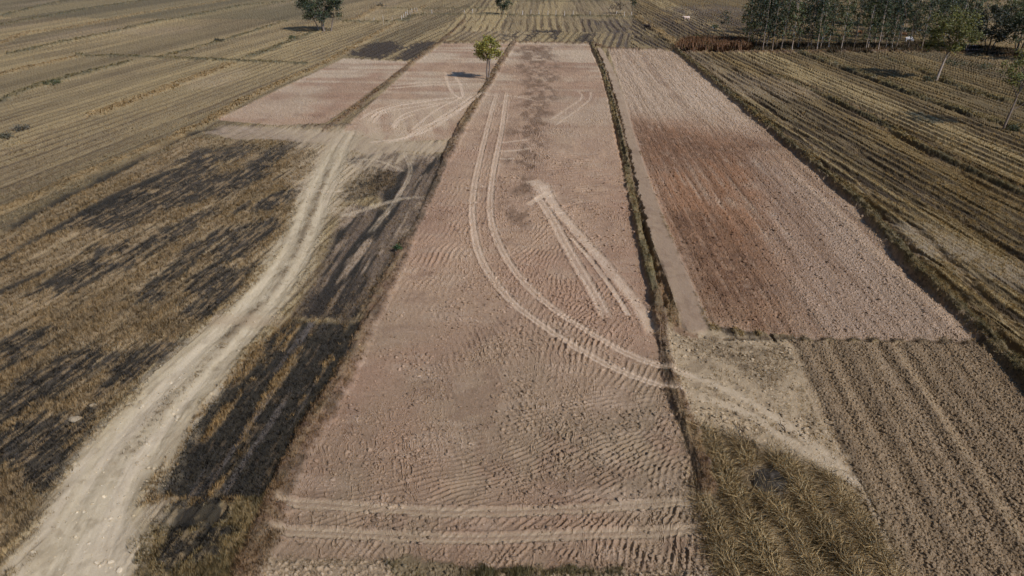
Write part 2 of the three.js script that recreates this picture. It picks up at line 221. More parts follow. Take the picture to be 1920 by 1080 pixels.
// The ground at (x, z): height, colour of the matter, kind, grass. e is the spacing of the samples there.
function ground(x, z, e, ez) {
  G.h = 0; G.kind = 0; G.grass = 0.55; G.tall = 0.22; G.gc = gold; G.burn = 0; G.clod = 0;
  const D = -z, n1 = fbm(x * 0.11, z * 0.05), n2 = fbm(x * 0.55 + 40, z * 0.4), n3 = fbm(x * 2.3 - 9, z * 1.9), jit = 0.35 * n3 + 0.3 * n2;
  const far = sm(60, 170, D), fine = 1 - sm(0.05, 0.22, e);
  // --- stubble everywhere first
  const right = x > 0.08 * D && x > 8, behind = D > 176 && x > -30 && x < 40;
  const [ds, dc] = right ? (D > 170 ? DF3 : DR) : behind ? DF : DL;
  const v = x * dc - z * -ds * -1 * -1, w = x * ds - z * dc;   // across and along the rows
  const vv = v + 0.35 * vn(w * 0.03, v * 0.1) + 0.14 * vn(w * 0.2, v * 0.4), block = vn(x * 0.025 + 7, z * 0.018);
  const per = right ? 1.3 : behind ? 1.9 : 1.6, row = vv / per, ri = Math.floor(row), rf = row - ri, rh = hash(ri, right ? 3 : 7);
  const tri = Math.abs(rf * 2 - 1), sub = Math.pow(0.5 + 0.5 * Math.cos(rf * 6 * Math.PI + 1), 2), broken = sm(-0.7, 0.1, vn(w * 0.11 + ri * 9.1, ri * 3.7)) * (right ? 1 : clamp(0.75 + 0.6 * block + 0.3 * rh));
  const valley0 = sm(right ? 0.3 : 0.32, right ? 0.75 : 0.8, tri + 0.18 * fbm(vv * 3, w * 0.5)) * broken;
  const fv = Math.max(e, Math.abs(v) / (Math.hypot(x, z) + 1) * ez), clear = sm(per * 0.62, per * 0.3, fv), valley = valley0 * clear + 0.3 * (1 - clear), swath = hash(Math.floor(vv / (right ? 6.5 : 7.2) + 0.4 * vn(w * 0.01, 3)), right ? 31 : 17);
  const streak = fbm(vv * 2.6, w * 0.22), tex = fbm(vv * 5.5 + 3, w * 1.3);
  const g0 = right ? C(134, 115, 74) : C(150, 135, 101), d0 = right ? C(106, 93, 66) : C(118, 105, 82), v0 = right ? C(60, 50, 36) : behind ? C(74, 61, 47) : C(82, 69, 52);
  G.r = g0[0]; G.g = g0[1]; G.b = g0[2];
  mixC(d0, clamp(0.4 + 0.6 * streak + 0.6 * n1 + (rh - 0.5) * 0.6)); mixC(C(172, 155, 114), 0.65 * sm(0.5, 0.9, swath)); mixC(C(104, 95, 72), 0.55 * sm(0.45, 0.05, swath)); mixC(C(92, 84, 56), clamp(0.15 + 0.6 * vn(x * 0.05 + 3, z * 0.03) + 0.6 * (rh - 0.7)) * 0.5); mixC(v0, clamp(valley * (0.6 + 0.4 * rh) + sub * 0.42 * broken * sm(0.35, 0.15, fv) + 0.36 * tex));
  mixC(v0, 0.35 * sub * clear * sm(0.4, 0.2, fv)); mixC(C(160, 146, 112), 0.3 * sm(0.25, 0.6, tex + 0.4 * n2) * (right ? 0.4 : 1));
  G.h += (right ? 0.2 : 0.15) * (1 - valley) - 0.05 * sub * (1 - far) + 0.05 * streak + 0.05 * tex;
  G.grass = 0.62 * sm(0.45, 0.05, valley) * clamp(0.7 + 0.8 * n2 + 0.5 * block); G.tall = right ? 0.24 : 0.19; G.gc = right ? (rh > 0.4 ? C(146, 124, 78) : C(126, 108, 70)) : rh > 0.5 ? C(156, 140, 106) : C(142, 127, 100);
  if (D > 195 && x < -60 - (D - 200) * 0.5) mixC(greyGreen, 0.4);
  const pl = sm(0.5, 0.8, vn(x * 0.09 + 11, z * 0.035 + 4) + 0.3 * n3) * (1 - far * 0.4);
  mixC(C(164, 148, 126), pl * 0.35); G.grass *= 1 - 0.6 * pl;
  let d;
  if ((d = inside(PLAN.paleRight, x, z, 3) + jit * 2.2) < 1.5) { const k = sm(1.2, -1.6, d) * (0.6 + 0.5 * n3); mixC(C(134, 124, 108), clamp(k)); G.grass *= 1 - 0.8 * clamp(k); G.h *= 1 - 0.5 * k; }
  for (const p of [PLAN.farDark, PLAN.farDark2]) if ((d = inside(p, x, z, 8) + n2 * 6) < 3) { const k = sm(3, -3, d) * clamp(0.35 + 0.5 * valley + 0.6 * streak + 0.5 * n2); mixC(C(72, 64, 60), clamp(k * 0.9)); }
  for (const p of PLAN.farBurn) if ((d = inside(p, x, z, 3) + n3 * 2.2 + n2) < 0.6) { mixC(C(52, 46, 42), sm(0.6, -1, d) * 0.9); G.grass *= 0.4; }
  for (const r of RUTS) if (along(r, x, z, 1.2)) { const k = sm(r.w * 2.2, r.w * 0.4, at.d + 0.12 * n3) * (0.5 + 0.5 * sm(-0.4, 0.3, n2)); mixC(C(112, 96, 74), k * 0.6); G.h -= 0.24 * k; G.grass *= 1 - 0.8 * k; }
  // --- burnt stubble left of the road
  const bv = x * DL[1] + z * DL[0], bw = x * DL[0] - z * DL[1];
  const brow = bv + 0.5 * vn(bw * 0.08, bv * 0.2), bf = fbm(brow * 1.6, bw * 0.13 + 5), bs = fbm(brow * 3.4 + 8, bw * 0.28);
  if ((d = inside(PLAN.burntField, x, z, 3) + jit) < 0) {
    const k = sm(0, -1.5, d); G.kind = 4;
    mixC(C(140, 123, 94), k * 0.75); mixC(C(104, 89, 66), k * clamp(0.3 + 1.0 * bf + 0.5 * n2)); mixC(C(166, 148, 118), k * 0.55 * sm(0.1, 0.5, bs + 0.4 * n3)); mixC(C(96, 84, 54), k * 0.45 * sm(0, 0.6, n1 + 0.4 * n2)); mixC(C(70, 60, 50), k * 0.6 * sm(0.2, 0.55, -bs - 0.3 * bf));
    G.h = lerp(G.h, 0.07 + 0.12 * bf + 0.06 * bs + 0.04 * n3, k);
    const scorch = sm(0.08, 0.42, 0.8 * bf + 0.5 * bs + 0.3 * n2 + 0.3 * n1) * k * sm(-36, -24, z + x * 0.2 + 30 * (D > 60 ? 1 : 0));
    mixC(soot, scorch * 0.75); G.burn = scorch * 0.7; G.grass = 0.62 * clamp(0.8 + 0.9 * n2 + 0.6 * bf); G.tall = 0.3; G.gc = bf > 0.05 ? C(150, 129, 92) : C(132, 115, 86);
    for (const p of PLAN.burns) if ((d = inside(p, x, z, 4) + 1.3 * bf + 0.6 * n3 + 0.5 * n2 + 1.3 * bs - 0.5) < 1) {
      const q = sm(0.45, -0.4, d) * (D > 75 ? 0.85 : 1); mixC(soot, q * 0.92); mixC(ash, q * 0.3 * sm(0.15, 0.5, bs)); mixC(C(78, 71, 60), q * 0.7 * sm(0, 0.45, fbm(brow * 7 + 60, bw * 1.1))); mixC(C(150, 131, 98), q * 0.6 * sm(0.28, 0.5, fbm(brow * 9 - 20, bw * 0.9) + 0.2 * n2)); mixC(C(138, 119, 90), q * 0.75 * sm(0.1, 0.4, fbm(brow * 5 + 30, bw * 0.7) + 0.25 * n3)); G.burn = Math.max(G.burn, q); G.h -= 0.05 * q;
    }
  }
  for (const r of CHAR) if (along(r, x, z, 1.4)) { const k = sm(r.w * 2.4, r.w * 0.6, at.d + 0.2 * n3 + 0.25 * n2) * sm(-0.6, 0.0, vn(bw * 0.16, bv * 0.4) + 0.4 * n3); mixC(soot, k * 0.92); G.grass *= 1 - 0.7 * k; G.h -= 0.06 * k; G.burn = Math.max(G.burn, k); }
  // --- burnt strips right of the road
  const sv = x * DB[1] + z * DB[0], sw = x * DB[0] - z * DB[1], srow = fbm(sv * 0.95 + 3, sw * 0.06), sfine = fbm(sv * 3.1, sw * 0.3);
  if ((d = inside(PLAN.burntStrip, x, z, 2) + jit * 0.7) < 0.2) {
    const k = sm(0.2, -0.5, d), lane = sm(0.0, 0.3, srow + 0.3 * sfine + 0.16 * n3 ) * 0.9; G.kind = 4;
    mixC(soot, k * 0.95); const t = k * (lane * 0.85); mixC(C(144, 122, 88), t * 0.8); mixC(ash, k * 0.8 * sm(0.1, 0.4, fbm(sv * 2.2 + 40, sw * 0.14))); mixC(C(120, 102, 78), k * 0.45 * sm(0.2, 0.5, fbm(sv * 4.4, sw * 0.8)));
    G.h = lerp(G.h, 0.02 + 0.1 * lane + 0.05 * sfine + 0.03 * n3, k); G.burn = k * (1 - 0.95 * lane); G.grass = 0.55; G.tall = 0.28; G.gc = C(158, 132, 88);
  }
  if ((d = inside(PLAN.burntUpper, x, z, 2) + jit * 0.8) < 0.3) {
    const k = sm(0.3, -0.7, d), lane = sm(-0.05, 0.5, sfine * 0.8 + 0.5 * srow + 0.25 * n2); G.kind = 4;
    mixC(C(104, 92, 80), k); mixC(C(160, 144, 124), k * lane * 0.85); const dk = k * sm(0.05, 0.5, fbm(sv * 1.4 + 20, sw * 0.09) + 0.45 * sm(-3.5, 0, d + 3.2 - 3.2 * sm(0, 1, D / 100))) * (1 - lane);
    mixC(soot, dk * 0.95); G.burn = dk; G.h = lerp(G.h, 0.07 * sfine + 0.04 * n3, k); G.grass = 0.2; G.tall = 0.2; G.gc = straw;
    if (D < 47) { const s = sm(47, 38, D) * k; mixC(C(60, 53, 46), s * 0.6); mixC(C(120, 100, 72), s * 0.4 * lane); G.grass = 0.2 + 0.6 * s; G.burn = Math.max(G.burn, s * 0.6); }
  }
  if ((d = inside(PLAN.island, x, z, 2) + jit * 0.8) < 0.4) { const k = sm(0.4, -0.6, d); mixC(C(76, 66, 52), k * 0.8); mixC(soot, k * sm(-0.1, 0.4, n2 + n3) * 0.8); G.h = lerp(G.h, 0.12 + 0.1 * n3, k); G.grass = 0.9 * k; G.tall = 0.3; G.burn = 0.6; G.kind = 4; }
  // --- the ploughed plots
  const clod = (k, size, high, share) => {              // broken lumps of earth
    const c1 = cell(x / size, z / size), lump = sm(0.55, 0.1, c1[0]) * sm(1 - share, 1 - share + 0.25, c1[1]);
    G.h += k * high * lump * (0.5 + c1[1]) * sm(size * 1.2, size * 0.55, e);
    const c2 = cell(x / (size * 0.52) + 9, z / (size * 0.52)); G.h += k * high * 0.42 * sm(0.55, 0.12, c2[0]) * sm(0.45, 0.8, c2[1]) * sm(size * 0.7, size * 0.3, e);
    const q = 1 + 0.22 * k * (c1[1] - 0.5) + 0.10 * k * (c2[1] - 0.5); dim(q); G.clod = Math.max(G.clod, k * share);
  };
  const grain = (hash(Math.floor(x * 39.1), Math.floor(z * 37.7)) - 0.5);
  for (const p of [PLAN.centre, PLAN.plotA, PLAN.plotB]) if ((d = inside(p, x, z, 1.5) + jit * 0.45) < 0.15) {
    const k = sm(0.15, -0.3, d), near = sm(48, 24, D); G.kind = 1; G.burn *= 1 - k; G.grass *= 1 - k;
    const tone = fbm(x * 0.16 + 8, z * 0.07), bands = vn(x * 0.05, z * 0.55);
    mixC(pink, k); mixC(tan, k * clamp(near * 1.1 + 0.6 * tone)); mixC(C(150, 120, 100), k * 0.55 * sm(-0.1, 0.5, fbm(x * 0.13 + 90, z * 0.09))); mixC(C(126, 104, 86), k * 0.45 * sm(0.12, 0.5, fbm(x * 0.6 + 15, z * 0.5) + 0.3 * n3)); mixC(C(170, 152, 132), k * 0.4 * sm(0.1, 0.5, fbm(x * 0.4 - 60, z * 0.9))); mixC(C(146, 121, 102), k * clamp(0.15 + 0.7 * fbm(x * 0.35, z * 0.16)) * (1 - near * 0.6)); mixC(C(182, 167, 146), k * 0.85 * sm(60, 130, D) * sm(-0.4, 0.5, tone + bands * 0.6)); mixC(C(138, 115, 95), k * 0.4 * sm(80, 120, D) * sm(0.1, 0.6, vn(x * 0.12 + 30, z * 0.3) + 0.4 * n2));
    G.h = lerp(G.h, 0.03 * n2 + 0.015 * n3, k);
    const rough = clamp(0.35 + 1.1 * fbm(x * 0.3 + 50, z * 0.22) + 0.25 * n2);
    clod(k, lerp(0.13, 0.2, rough), 0.055 * (0.3 + rough), 0.25 + 0.4 * rough);
    dim(1 + 0.16 * grain * k);
    for (const q of RIPPLES) {
      const dx = x - q[0], dz = z - q[1], m = (dx * dx) / (q[2] * q[2]) + (dz * dz) / (q[3] * q[3]); if (m > 4) continue;
      const mask = Math.exp(-m * 1.1) * k * clamp(0.55 + 1.2 * n2 + 0.5 * n3, 0, 1.15), a = dx * q[4] + dz * q[5] + 0.2 * vn(x * 0.5 + 4, z * 0.5) + 0.05 * n3;
      const wob = Math.sin(a / q[6] * 2 * Math.PI); G.h += q[7] * 0.72 * mask * (wob + 0.3 * wob * wob) * (0.85 + 0.7 * n3) * sm(q[6] * 0.55, q[6] * 0.25, e);
    }
    if ((d = inside(PLAN.smear, x, z, 4) + n2 * 1.5) < 1.5) { const m = k * sm(1.5, -2, d) * clamp(0.55 + 1.1 * vn((x - z * 0.28) * 1.3, (z + x * 0.28) * 0.08)); mixC(C(184, 166, 142), m * 0.75); }
    if ((d = inside(PLAN.mottled, x, z, 3) + n2 * 2) < 1) { const m = sm(1, -1.5, d) * sm(-0.25, 0.35, fbm(x * 1.1, z * 0.5) + 0.15); mixC(C(104, 84, 66), m * 0.75 * k); G.h += 0.07 * m * n3; G.clod = 0.5; }
    if (x > 2 && x < 9) { }
  }
  if ((d = inside(PLAN.bottomBare, x, z, 2) + jit * 0.5) < 0.1) { const k = sm(0.1, -0.25, d); mixC(C(158, 142, 118), k * 0.8); G.h += 0.12 * k * (1 + n2) * sm(0, -0.6, d); clod(k, 0.2, 0.06, 0.6); G.kind = 7; G.grass = 0.05; }
  if ((d = inside(PLAN.red, x, z, 1.5) + jit * 0.4) < 0.12) {
    const k = sm(0.12, -0.3, d), rv = x * DRED[1] + z * DRED[0], rw = x * DRED[0] - z * DRED[1], lines = vn(rv * 1.15 + 0.3 * vn(rw * 0.1, rv * 0.2), rw * 0.016), fl = fbm(rv * 3.2, rw * 0.16); G.kind = 2; G.burn *= 1 - k; G.grass *= 1 - k;
    mixC(C(172, 154, 134), k); mixC(C(142, 122, 100), k * clamp(0.3 + 0.6 * fl + 0.5 * n1 + 0.25 * sm(130, 60, D)));
    let q = inside(PLAN.rustZone, x, z, 14) + n2 * 4 + n1 * 4 + n3 + 3 * fl; if (q < 9) mixC(rust, k * 0.9 * sm(9, -5, q) * clamp(0.85 + 0.6 * fl + 0.5 * n2));
    q = inside(PLAN.redDark, x, z, 12) + n2 * 4 + n1 * 3 + 3 * fl; if (q < 5) mixC(rustDark, k * 0.8 * sm(5, -4, q) * clamp(0.7 + n3 + 0.4 * fl));
    q = inside(PLAN.redDark2, x, z, 5) + n2 * 2 + n1; if (q < 2) mixC(rustDark, k * 0.9 * sm(2, -2, q) * clamp(0.65 + 0.9 * n3 + 0.4 * fl));
    q = inside(PLAN.redPale, x, z, 5) + n2 * 1.2; if (q < 2) { const m = k * sm(2, -1.5, q); mixC(C(150, 133, 117), m * 0.55); mixC(C(172, 152, 130), m * 0.6 * sm(0.25, 0.6, lines + 0.2 * fl)); mixC(C(124, 104, 84), m * 0.4 * sm(0.1, 0.6, n3 + 0.5 * fl)); }
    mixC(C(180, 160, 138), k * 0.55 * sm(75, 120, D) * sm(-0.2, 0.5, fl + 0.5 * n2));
    mixC(C(112, 88, 68), k * 0.4 * sm(0.5, 0.75, -lines + 0.3 * fl)); G.h = lerp(G.h, 0.06 * lines + 0.06 * fl + 0.03 * n3, k);
    clod(k, 0.17, 0.05, 0.35); dim(1 + 0.34 * grain * k + 0.1 * n3 * k);
  }
  if ((d = inside(PLAN.clods, x, z, 1.5) + jit * 0.35) < 0.1) {
    const k = sm(0.1, -0.2, d), rv = x * DCL[1] + z * DCL[0], rw = x * DCL[0] - z * DCL[1], fl = fbm(rv * 1.5, rw * 0.08); G.kind = 3; G.burn *= 1 - k; G.grass *= 1 - k;
    mixC(greyClod, k); mixC(C(112, 96, 74), k * clamp(0.45 + 0.8 * fl + 0.4 * n3)); mixC(C(142, 125, 100), k * 0.5 * sm(0.2, 0.6, fl + n3 * 0.4));
    G.h = lerp(G.h, 0.06 * fl, k); G.h += k * (0.05 * Math.cos((rv + 0.12 * n2) * 6.283 / 1.25) + 0.03 * vn(rv * 3.3, rw * 0.15)); mixC(C(92, 78, 60), k * 0.35 * sm(0.5, 0.95, Math.cos((rv + 0.12 * n2) * 6.283 / 2.5))); clod(k, 0.14, 0.06, 0.6); dim(1 + 0.26 * grain * k);
    const rib = Math.sin((rv * 0.35 + rw) / 0.3 * 6.283 + 2 * n2); G.h += 0.022 * k * rib * sm(0.1, 0.6, Math.sin(rv * 1.9 + n2) + 0.3) * sm(0.18, 0.08, e);
  }
  if ((d = inside(PLAN.bare, x, z, 2) + jit * 1.3) < 0.3) {
    const k = sm(0.3, -0.6, d), pv = vn((x + z * 0.55) * 3, (x - z) * 0.35); G.kind = 7; G.burn *= 1 - k; G.grass = lerp(G.grass, 0.05, k);
    mixC(sand, k * 0.95); mixC(C(122, 107, 86), k * 0.45 * sm(0.1, 0.55, fbm(x * 1.2, z * 1.2) + 0.3 * pv)); G.h = lerp(G.h, 0.03 * n2 + 0.012 * pv, k); clod(k, 0.2, 0.03, 0.2);
    const q = inside(PLAN.bareGrey, x, z, 3) + n2 * 1.4; if (q < 1) { const m = k * sm(1, -0.8, q); mixC(C(108, 95, 75), m * 0.8 * clamp(0.4 + 1.3 * n3 + 0.8 * n2)); G.h += 0.06 * m * n3; G.grass = 0.35 * m; G.gc = C(120, 104, 80); G.tall = 0.15; }
  }
  if ((d = inside(PLAN.straw, x, z, 3) + jit * 1.6) < 0.6) {
    const k = sm(0.6, -0.9, d), lane = Math.sin((x * 0.98 - z * 0.12) * 4.3 + 1.3 * n2); G.kind = 8; G.burn *= 1 - k; G.grass = k * clamp(0.22 + 0.42 * lane + 0.45 * n2 + 0.2 * n1); G.tall = 0.15 + 0.18 * sm(0, 0.5, n2); G.gc = n3 > 0 ? C(184, 164, 120) : C(150, 132, 96);
    mixC(C(146, 129, 98), k); mixC(C(58, 50, 40), k * 0.8 * sm(0.15, 0.7, n2 + 0.35 * n3 - 0.45 * lane)); mixC(C(158, 138, 108), k * 0.5 * sm(0, 0.5, fbm(x * 1.4, z))); G.h = lerp(G.h, 0.1 + 0.07 * lane + 0.05 * n3, k); G.burn = 0.35 * sm(0, 0.6, n2 - 0.3 * lane);
    const q = Math.hypot((x - ASH[0]) / 1.0, (z - ASH[1]) / 1.1) + 0.35 * n3; if (q < 1) { mixC(C(80, 75, 70), sm(1, 0.6, q) * 0.85); mixC(soot, sm(0.6, 0.3, q)); G.grass *= 0.2; }
  }
  if ((d = inside(PLAN.junction, x, z, 3) + jit * 0.8) < 0.6) { const k = sm(0.6, -0.6, d); mixC(C(166, 150, 132), k * clamp(0.65 + 0.5 * n3)); mixC(C(104, 96, 88), k * 0.4 * sm(0.2, 0.6, n2)); G.grass *= 1 - k; G.burn *= 1 - k; G.h *= 1 - 0.7 * k; if (k > 0.5) G.kind = 7; }
  if ((d = inside(PLAN.cornerGrass, x, z, 2) + jit * 0.6) < 0.2) { const k = sm(0.2, -0.3, d); G.kind = 0; mixC(C(122, 107, 80), k * 0.9); mixC(C(156, 139, 110), k * 0.6 * sm(-0.1, 0.5, n2)); G.grass = clamp(0.5 + 0.8 * n2); G.tall = 0.28; G.burn *= 1 - k; G.gc = n3 > 0 ? C(140, 124, 84) : C(112, 102, 68); G.h += 0.1 * k * (1 + n2); }
  for (const p of PLAN.lowBurns) if ((d = inside(p, x, z, 2) + 0.8 * n3 + 0.8 * n2) < 0.3) { const k = sm(0.3, -0.4, d); mixC(soot, k * 0.9); mixC(C(132, 116, 88), k * 0.7 * sm(0.1, 0.45, fbm(x * 3.5, z * 1.2))); G.burn = Math.max(G.burn, k); G.kind = 4; }
  if ((d = inside(PLAN.sandPatch, x, z, 2) + 0.3 * n3) < 0.2) { const k = sm(0.2, -0.3, d); mixC(C(156, 142, 120), k * 0.9); G.grass *= 1 - k; G.burn *= 1 - k; }
  if ((d = inside(PLAN.bottomGrass, x, z, 2) + jit * 1.1 + 0.25) < 0.2) { const k = sm(0.2, -0.2, d); mixC(C(98, 88, 62), k * 0.7); G.grass = k * clamp(0.45 + 0.9 * n2); G.tall = 0.28; G.gc = n3 > 0 ? C(112, 104, 66) : C(90, 90, 56); G.h += 0.06 * k; }
  // --- the road with its two ruts
  if ((d = inside(PLAN.dust, x, z, 4) + n2 * 1.6 + n3 * 0.8) < 2) { const k = sm(2, -1, d) * clamp(0.68 + 0.9 * sfine + 0.3 * n2); mixC(C(176, 161, 136), k * 0.95); G.grass *= 1 - k; G.burn *= 1 - k; G.h *= 1 - 0.6 * k; if (k > 0.6) G.kind = 7; }
  if (along(ROAD, x, z, 5)) {
    const w2 = ROADW(at.t), o = (at.d * at.s) / w2, edge = Math.abs(o) + 0.34 * fbm(o * 3.2 + 20, at.t * 16) + 0.22 * n2 / w2 + 0.22 * n3 / w2, k = sm(1.3, 0.42, edge), fade = 1 - 0.5 * sm(0.75, 0.97, at.t);
    if (k > 0) {
      const lon = 0.8 * fbm(o * 8 + 3, at.t * 26) + 0.5 * fbm(x * 1.5, z * 1.3) + 0.3 * fbm(x * 5 + 7, z * 4), mid = Math.exp(-Math.pow((o - 0.04 + 0.1 * n2) / 0.17, 2)) * sm(0.2, 0.42, at.t) * (1 - sm(0.8, 0.9, at.t)) * clamp(0.75 + 0.9 * n2 + 0.4 * n3);
      mixC(road, k * fade * clamp(0.92 + 0.25 * n3)); mixC(C(154, 140, 116), k * 0.6 * clamp(lon * 1.1 + 0.35 * n2 + 0.1)); mixC(C(112, 98, 76), k * mid * 0.85); mixC(C(142, 129, 106), k * 0.5 * sm(0.25, 0.55, fbm(x * 2.1 + 3, z * 1.6))); mixC(C(156, 143, 118), k * 0.7 * sm(0.6, 0.95, Math.abs(o) + 0.3 * n3)); mixC(C(200, 189, 168), k * 0.5 * sm(0.1, 0.5, vn(o * 5, at.t * 9) + 0.3 * lon) * sm(0.7, 0.2, at.t));
      G.grass = G.grass * (1 - sm(0.1, 0.75, k)) + 0.2 * mid * k; G.burn *= 1 - k; G.clod = 0.3 * k; G.h = lerp(G.h, -0.03 + 0.035 * lon + 0.09 * mid - 0.07 * (Math.exp(-Math.pow((Math.abs(o) - 0.42) / 0.2, 2))), k); if (k > 0.5) G.kind = 5; dim(1 + 0.08 * grain * k);
    }
  }
  // --- the pale path beside the ditch
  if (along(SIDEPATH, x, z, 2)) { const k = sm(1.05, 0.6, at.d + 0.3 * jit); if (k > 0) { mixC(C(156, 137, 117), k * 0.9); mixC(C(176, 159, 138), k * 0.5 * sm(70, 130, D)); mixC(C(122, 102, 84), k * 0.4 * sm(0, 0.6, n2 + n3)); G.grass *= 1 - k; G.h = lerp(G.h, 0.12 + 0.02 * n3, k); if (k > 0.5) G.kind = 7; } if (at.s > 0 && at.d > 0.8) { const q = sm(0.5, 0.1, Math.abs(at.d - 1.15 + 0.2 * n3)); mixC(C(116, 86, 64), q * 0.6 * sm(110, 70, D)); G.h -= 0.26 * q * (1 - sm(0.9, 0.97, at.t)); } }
  // --- banks
  for (const [l, hw, high, look] of BANKS) if (along(l, x, z, hw * 2.6)) {
    const wd = hw * (1 + 0.28 * n2 + 0.25 * n3), k = sm(wd * 1.25, wd * 0.55, at.d); if (k <= 0 && !(look === 1 || look === 5)) continue;
    const c = look === 0 ? gold : look === 1 ? olive : look === 2 ? earth : look === 3 ? greyGreen : look === 5 ? C(84, 76, 52) : C(92, 78, 62), o = at.d * at.s;
    if (look === 5) { const q = sm(0.8, 0.15, Math.abs(o + hw * 1.05 + 0.15 * n3)); mixC(C(104, 82, 60), q * 0.6); G.h -= 0.32 * q; if (k <= 0) continue; }
    if (look === 1) { const q = sm(hw * 0.85, hw * 0.25, Math.abs(o + hw * 1.2 + 0.22 * n3 + 0.15 * n2)); mixC(C(104, 86, 66), q * 0.7); G.h -= 0.34 * q * clamp(0.7 + n2 + 0.4 * n3); G.grass = lerp(G.grass, 0.12, q); if (k <= 0) continue; }
    mixC(c, k * clamp(0.7 + 0.6 * n3)); if (look !== 4) mixC(gold, k * 0.4 * sm(0, 0.5, fbm(x * 0.7 + 60, z * 0.35))); mixC(darkGreen, k * 0.45 * sm(0.05, 0.5, fbm(x * 0.9 - 33, z * 0.4)));
    G.h += high * k * (0.9 + 0.3 * n3 + 0.35 * n2); G.burn *= 1 - k; if (k > 0.5) G.kind = 6;
    G.grass = lerp(G.grass, (look === 2 ? 0.32 : look === 4 ? 0.15 : look === 1 ? 0.42 : look === 5 ? 0.6 : 0.6) * clamp(0.85 + 1.1 * n2), k); G.tall = lerp(G.tall, look === 1 ? 0.2 : look === 2 ? 0.18 : 0.22, k); if (k > 0.4) G.gc = look === 0 ? gold : look === 5 ? (n2 > 0.15 ? C(126, 108, 68) : C(84, 80, 50)) : look === 1 ? (n2 > 0 ? C(128, 112, 72) : C(98, 90, 58)) : look === 2 ? C(146, 120, 86) : look === 4 ? C(90, 76, 58) : C(122, 112, 76);
  }
  // --- tyre tracks
  for (const t of TRACKS) if (along(t, x, z, t.w * 2.4)) {
    const o = at.d / t.w, end = sm(0, 0.04, at.t) * sm(1, 0.95, at.t), tread = 0.5 + 0.5 * Math.sin(at.t * t.p.length * 9), k = sm(1.5, 0.5, o + 0.4 * n3 + 0.2 * n2) * end * clamp(0.95 + 0.5 * n2 + 0.3 * n3 - 0.1 * tread) * t.strong, ds2 = sm(t.w * 1.4, t.w * 0.5, e);
    mixC(t.pale, k * (0.38 + (t.twin ? 0.52 * sm(0.2, 0.55, o) : 0.42)) * (0.8 + 0.35 * n3)); G.grass *= 1 - k; G.burn *= 1 - k; G.clod *= 1 - k;
    G.h = lerp(G.h, -t.deep * 0.5 * (t.twin ? sm(0.15, 0.5, o) : 1), k * 0.7) + ds2 * t.deep * (0.9 + 1.2 * n3) * end * Math.exp(-Math.pow((o - 1.35) / 0.3, 2)) - (t.twin ? 0 : 0);
  }
  G.r *= 0.995; G.g *= 1.005; G.b *= 0.985; G.x = x; G.z = z;
  return G;
}
const ASHPX = [1440, 905], ASH = P(...ASHPX);
function heightAt(x, z) { return ground(x, z, 0.1, 0.1).h; }

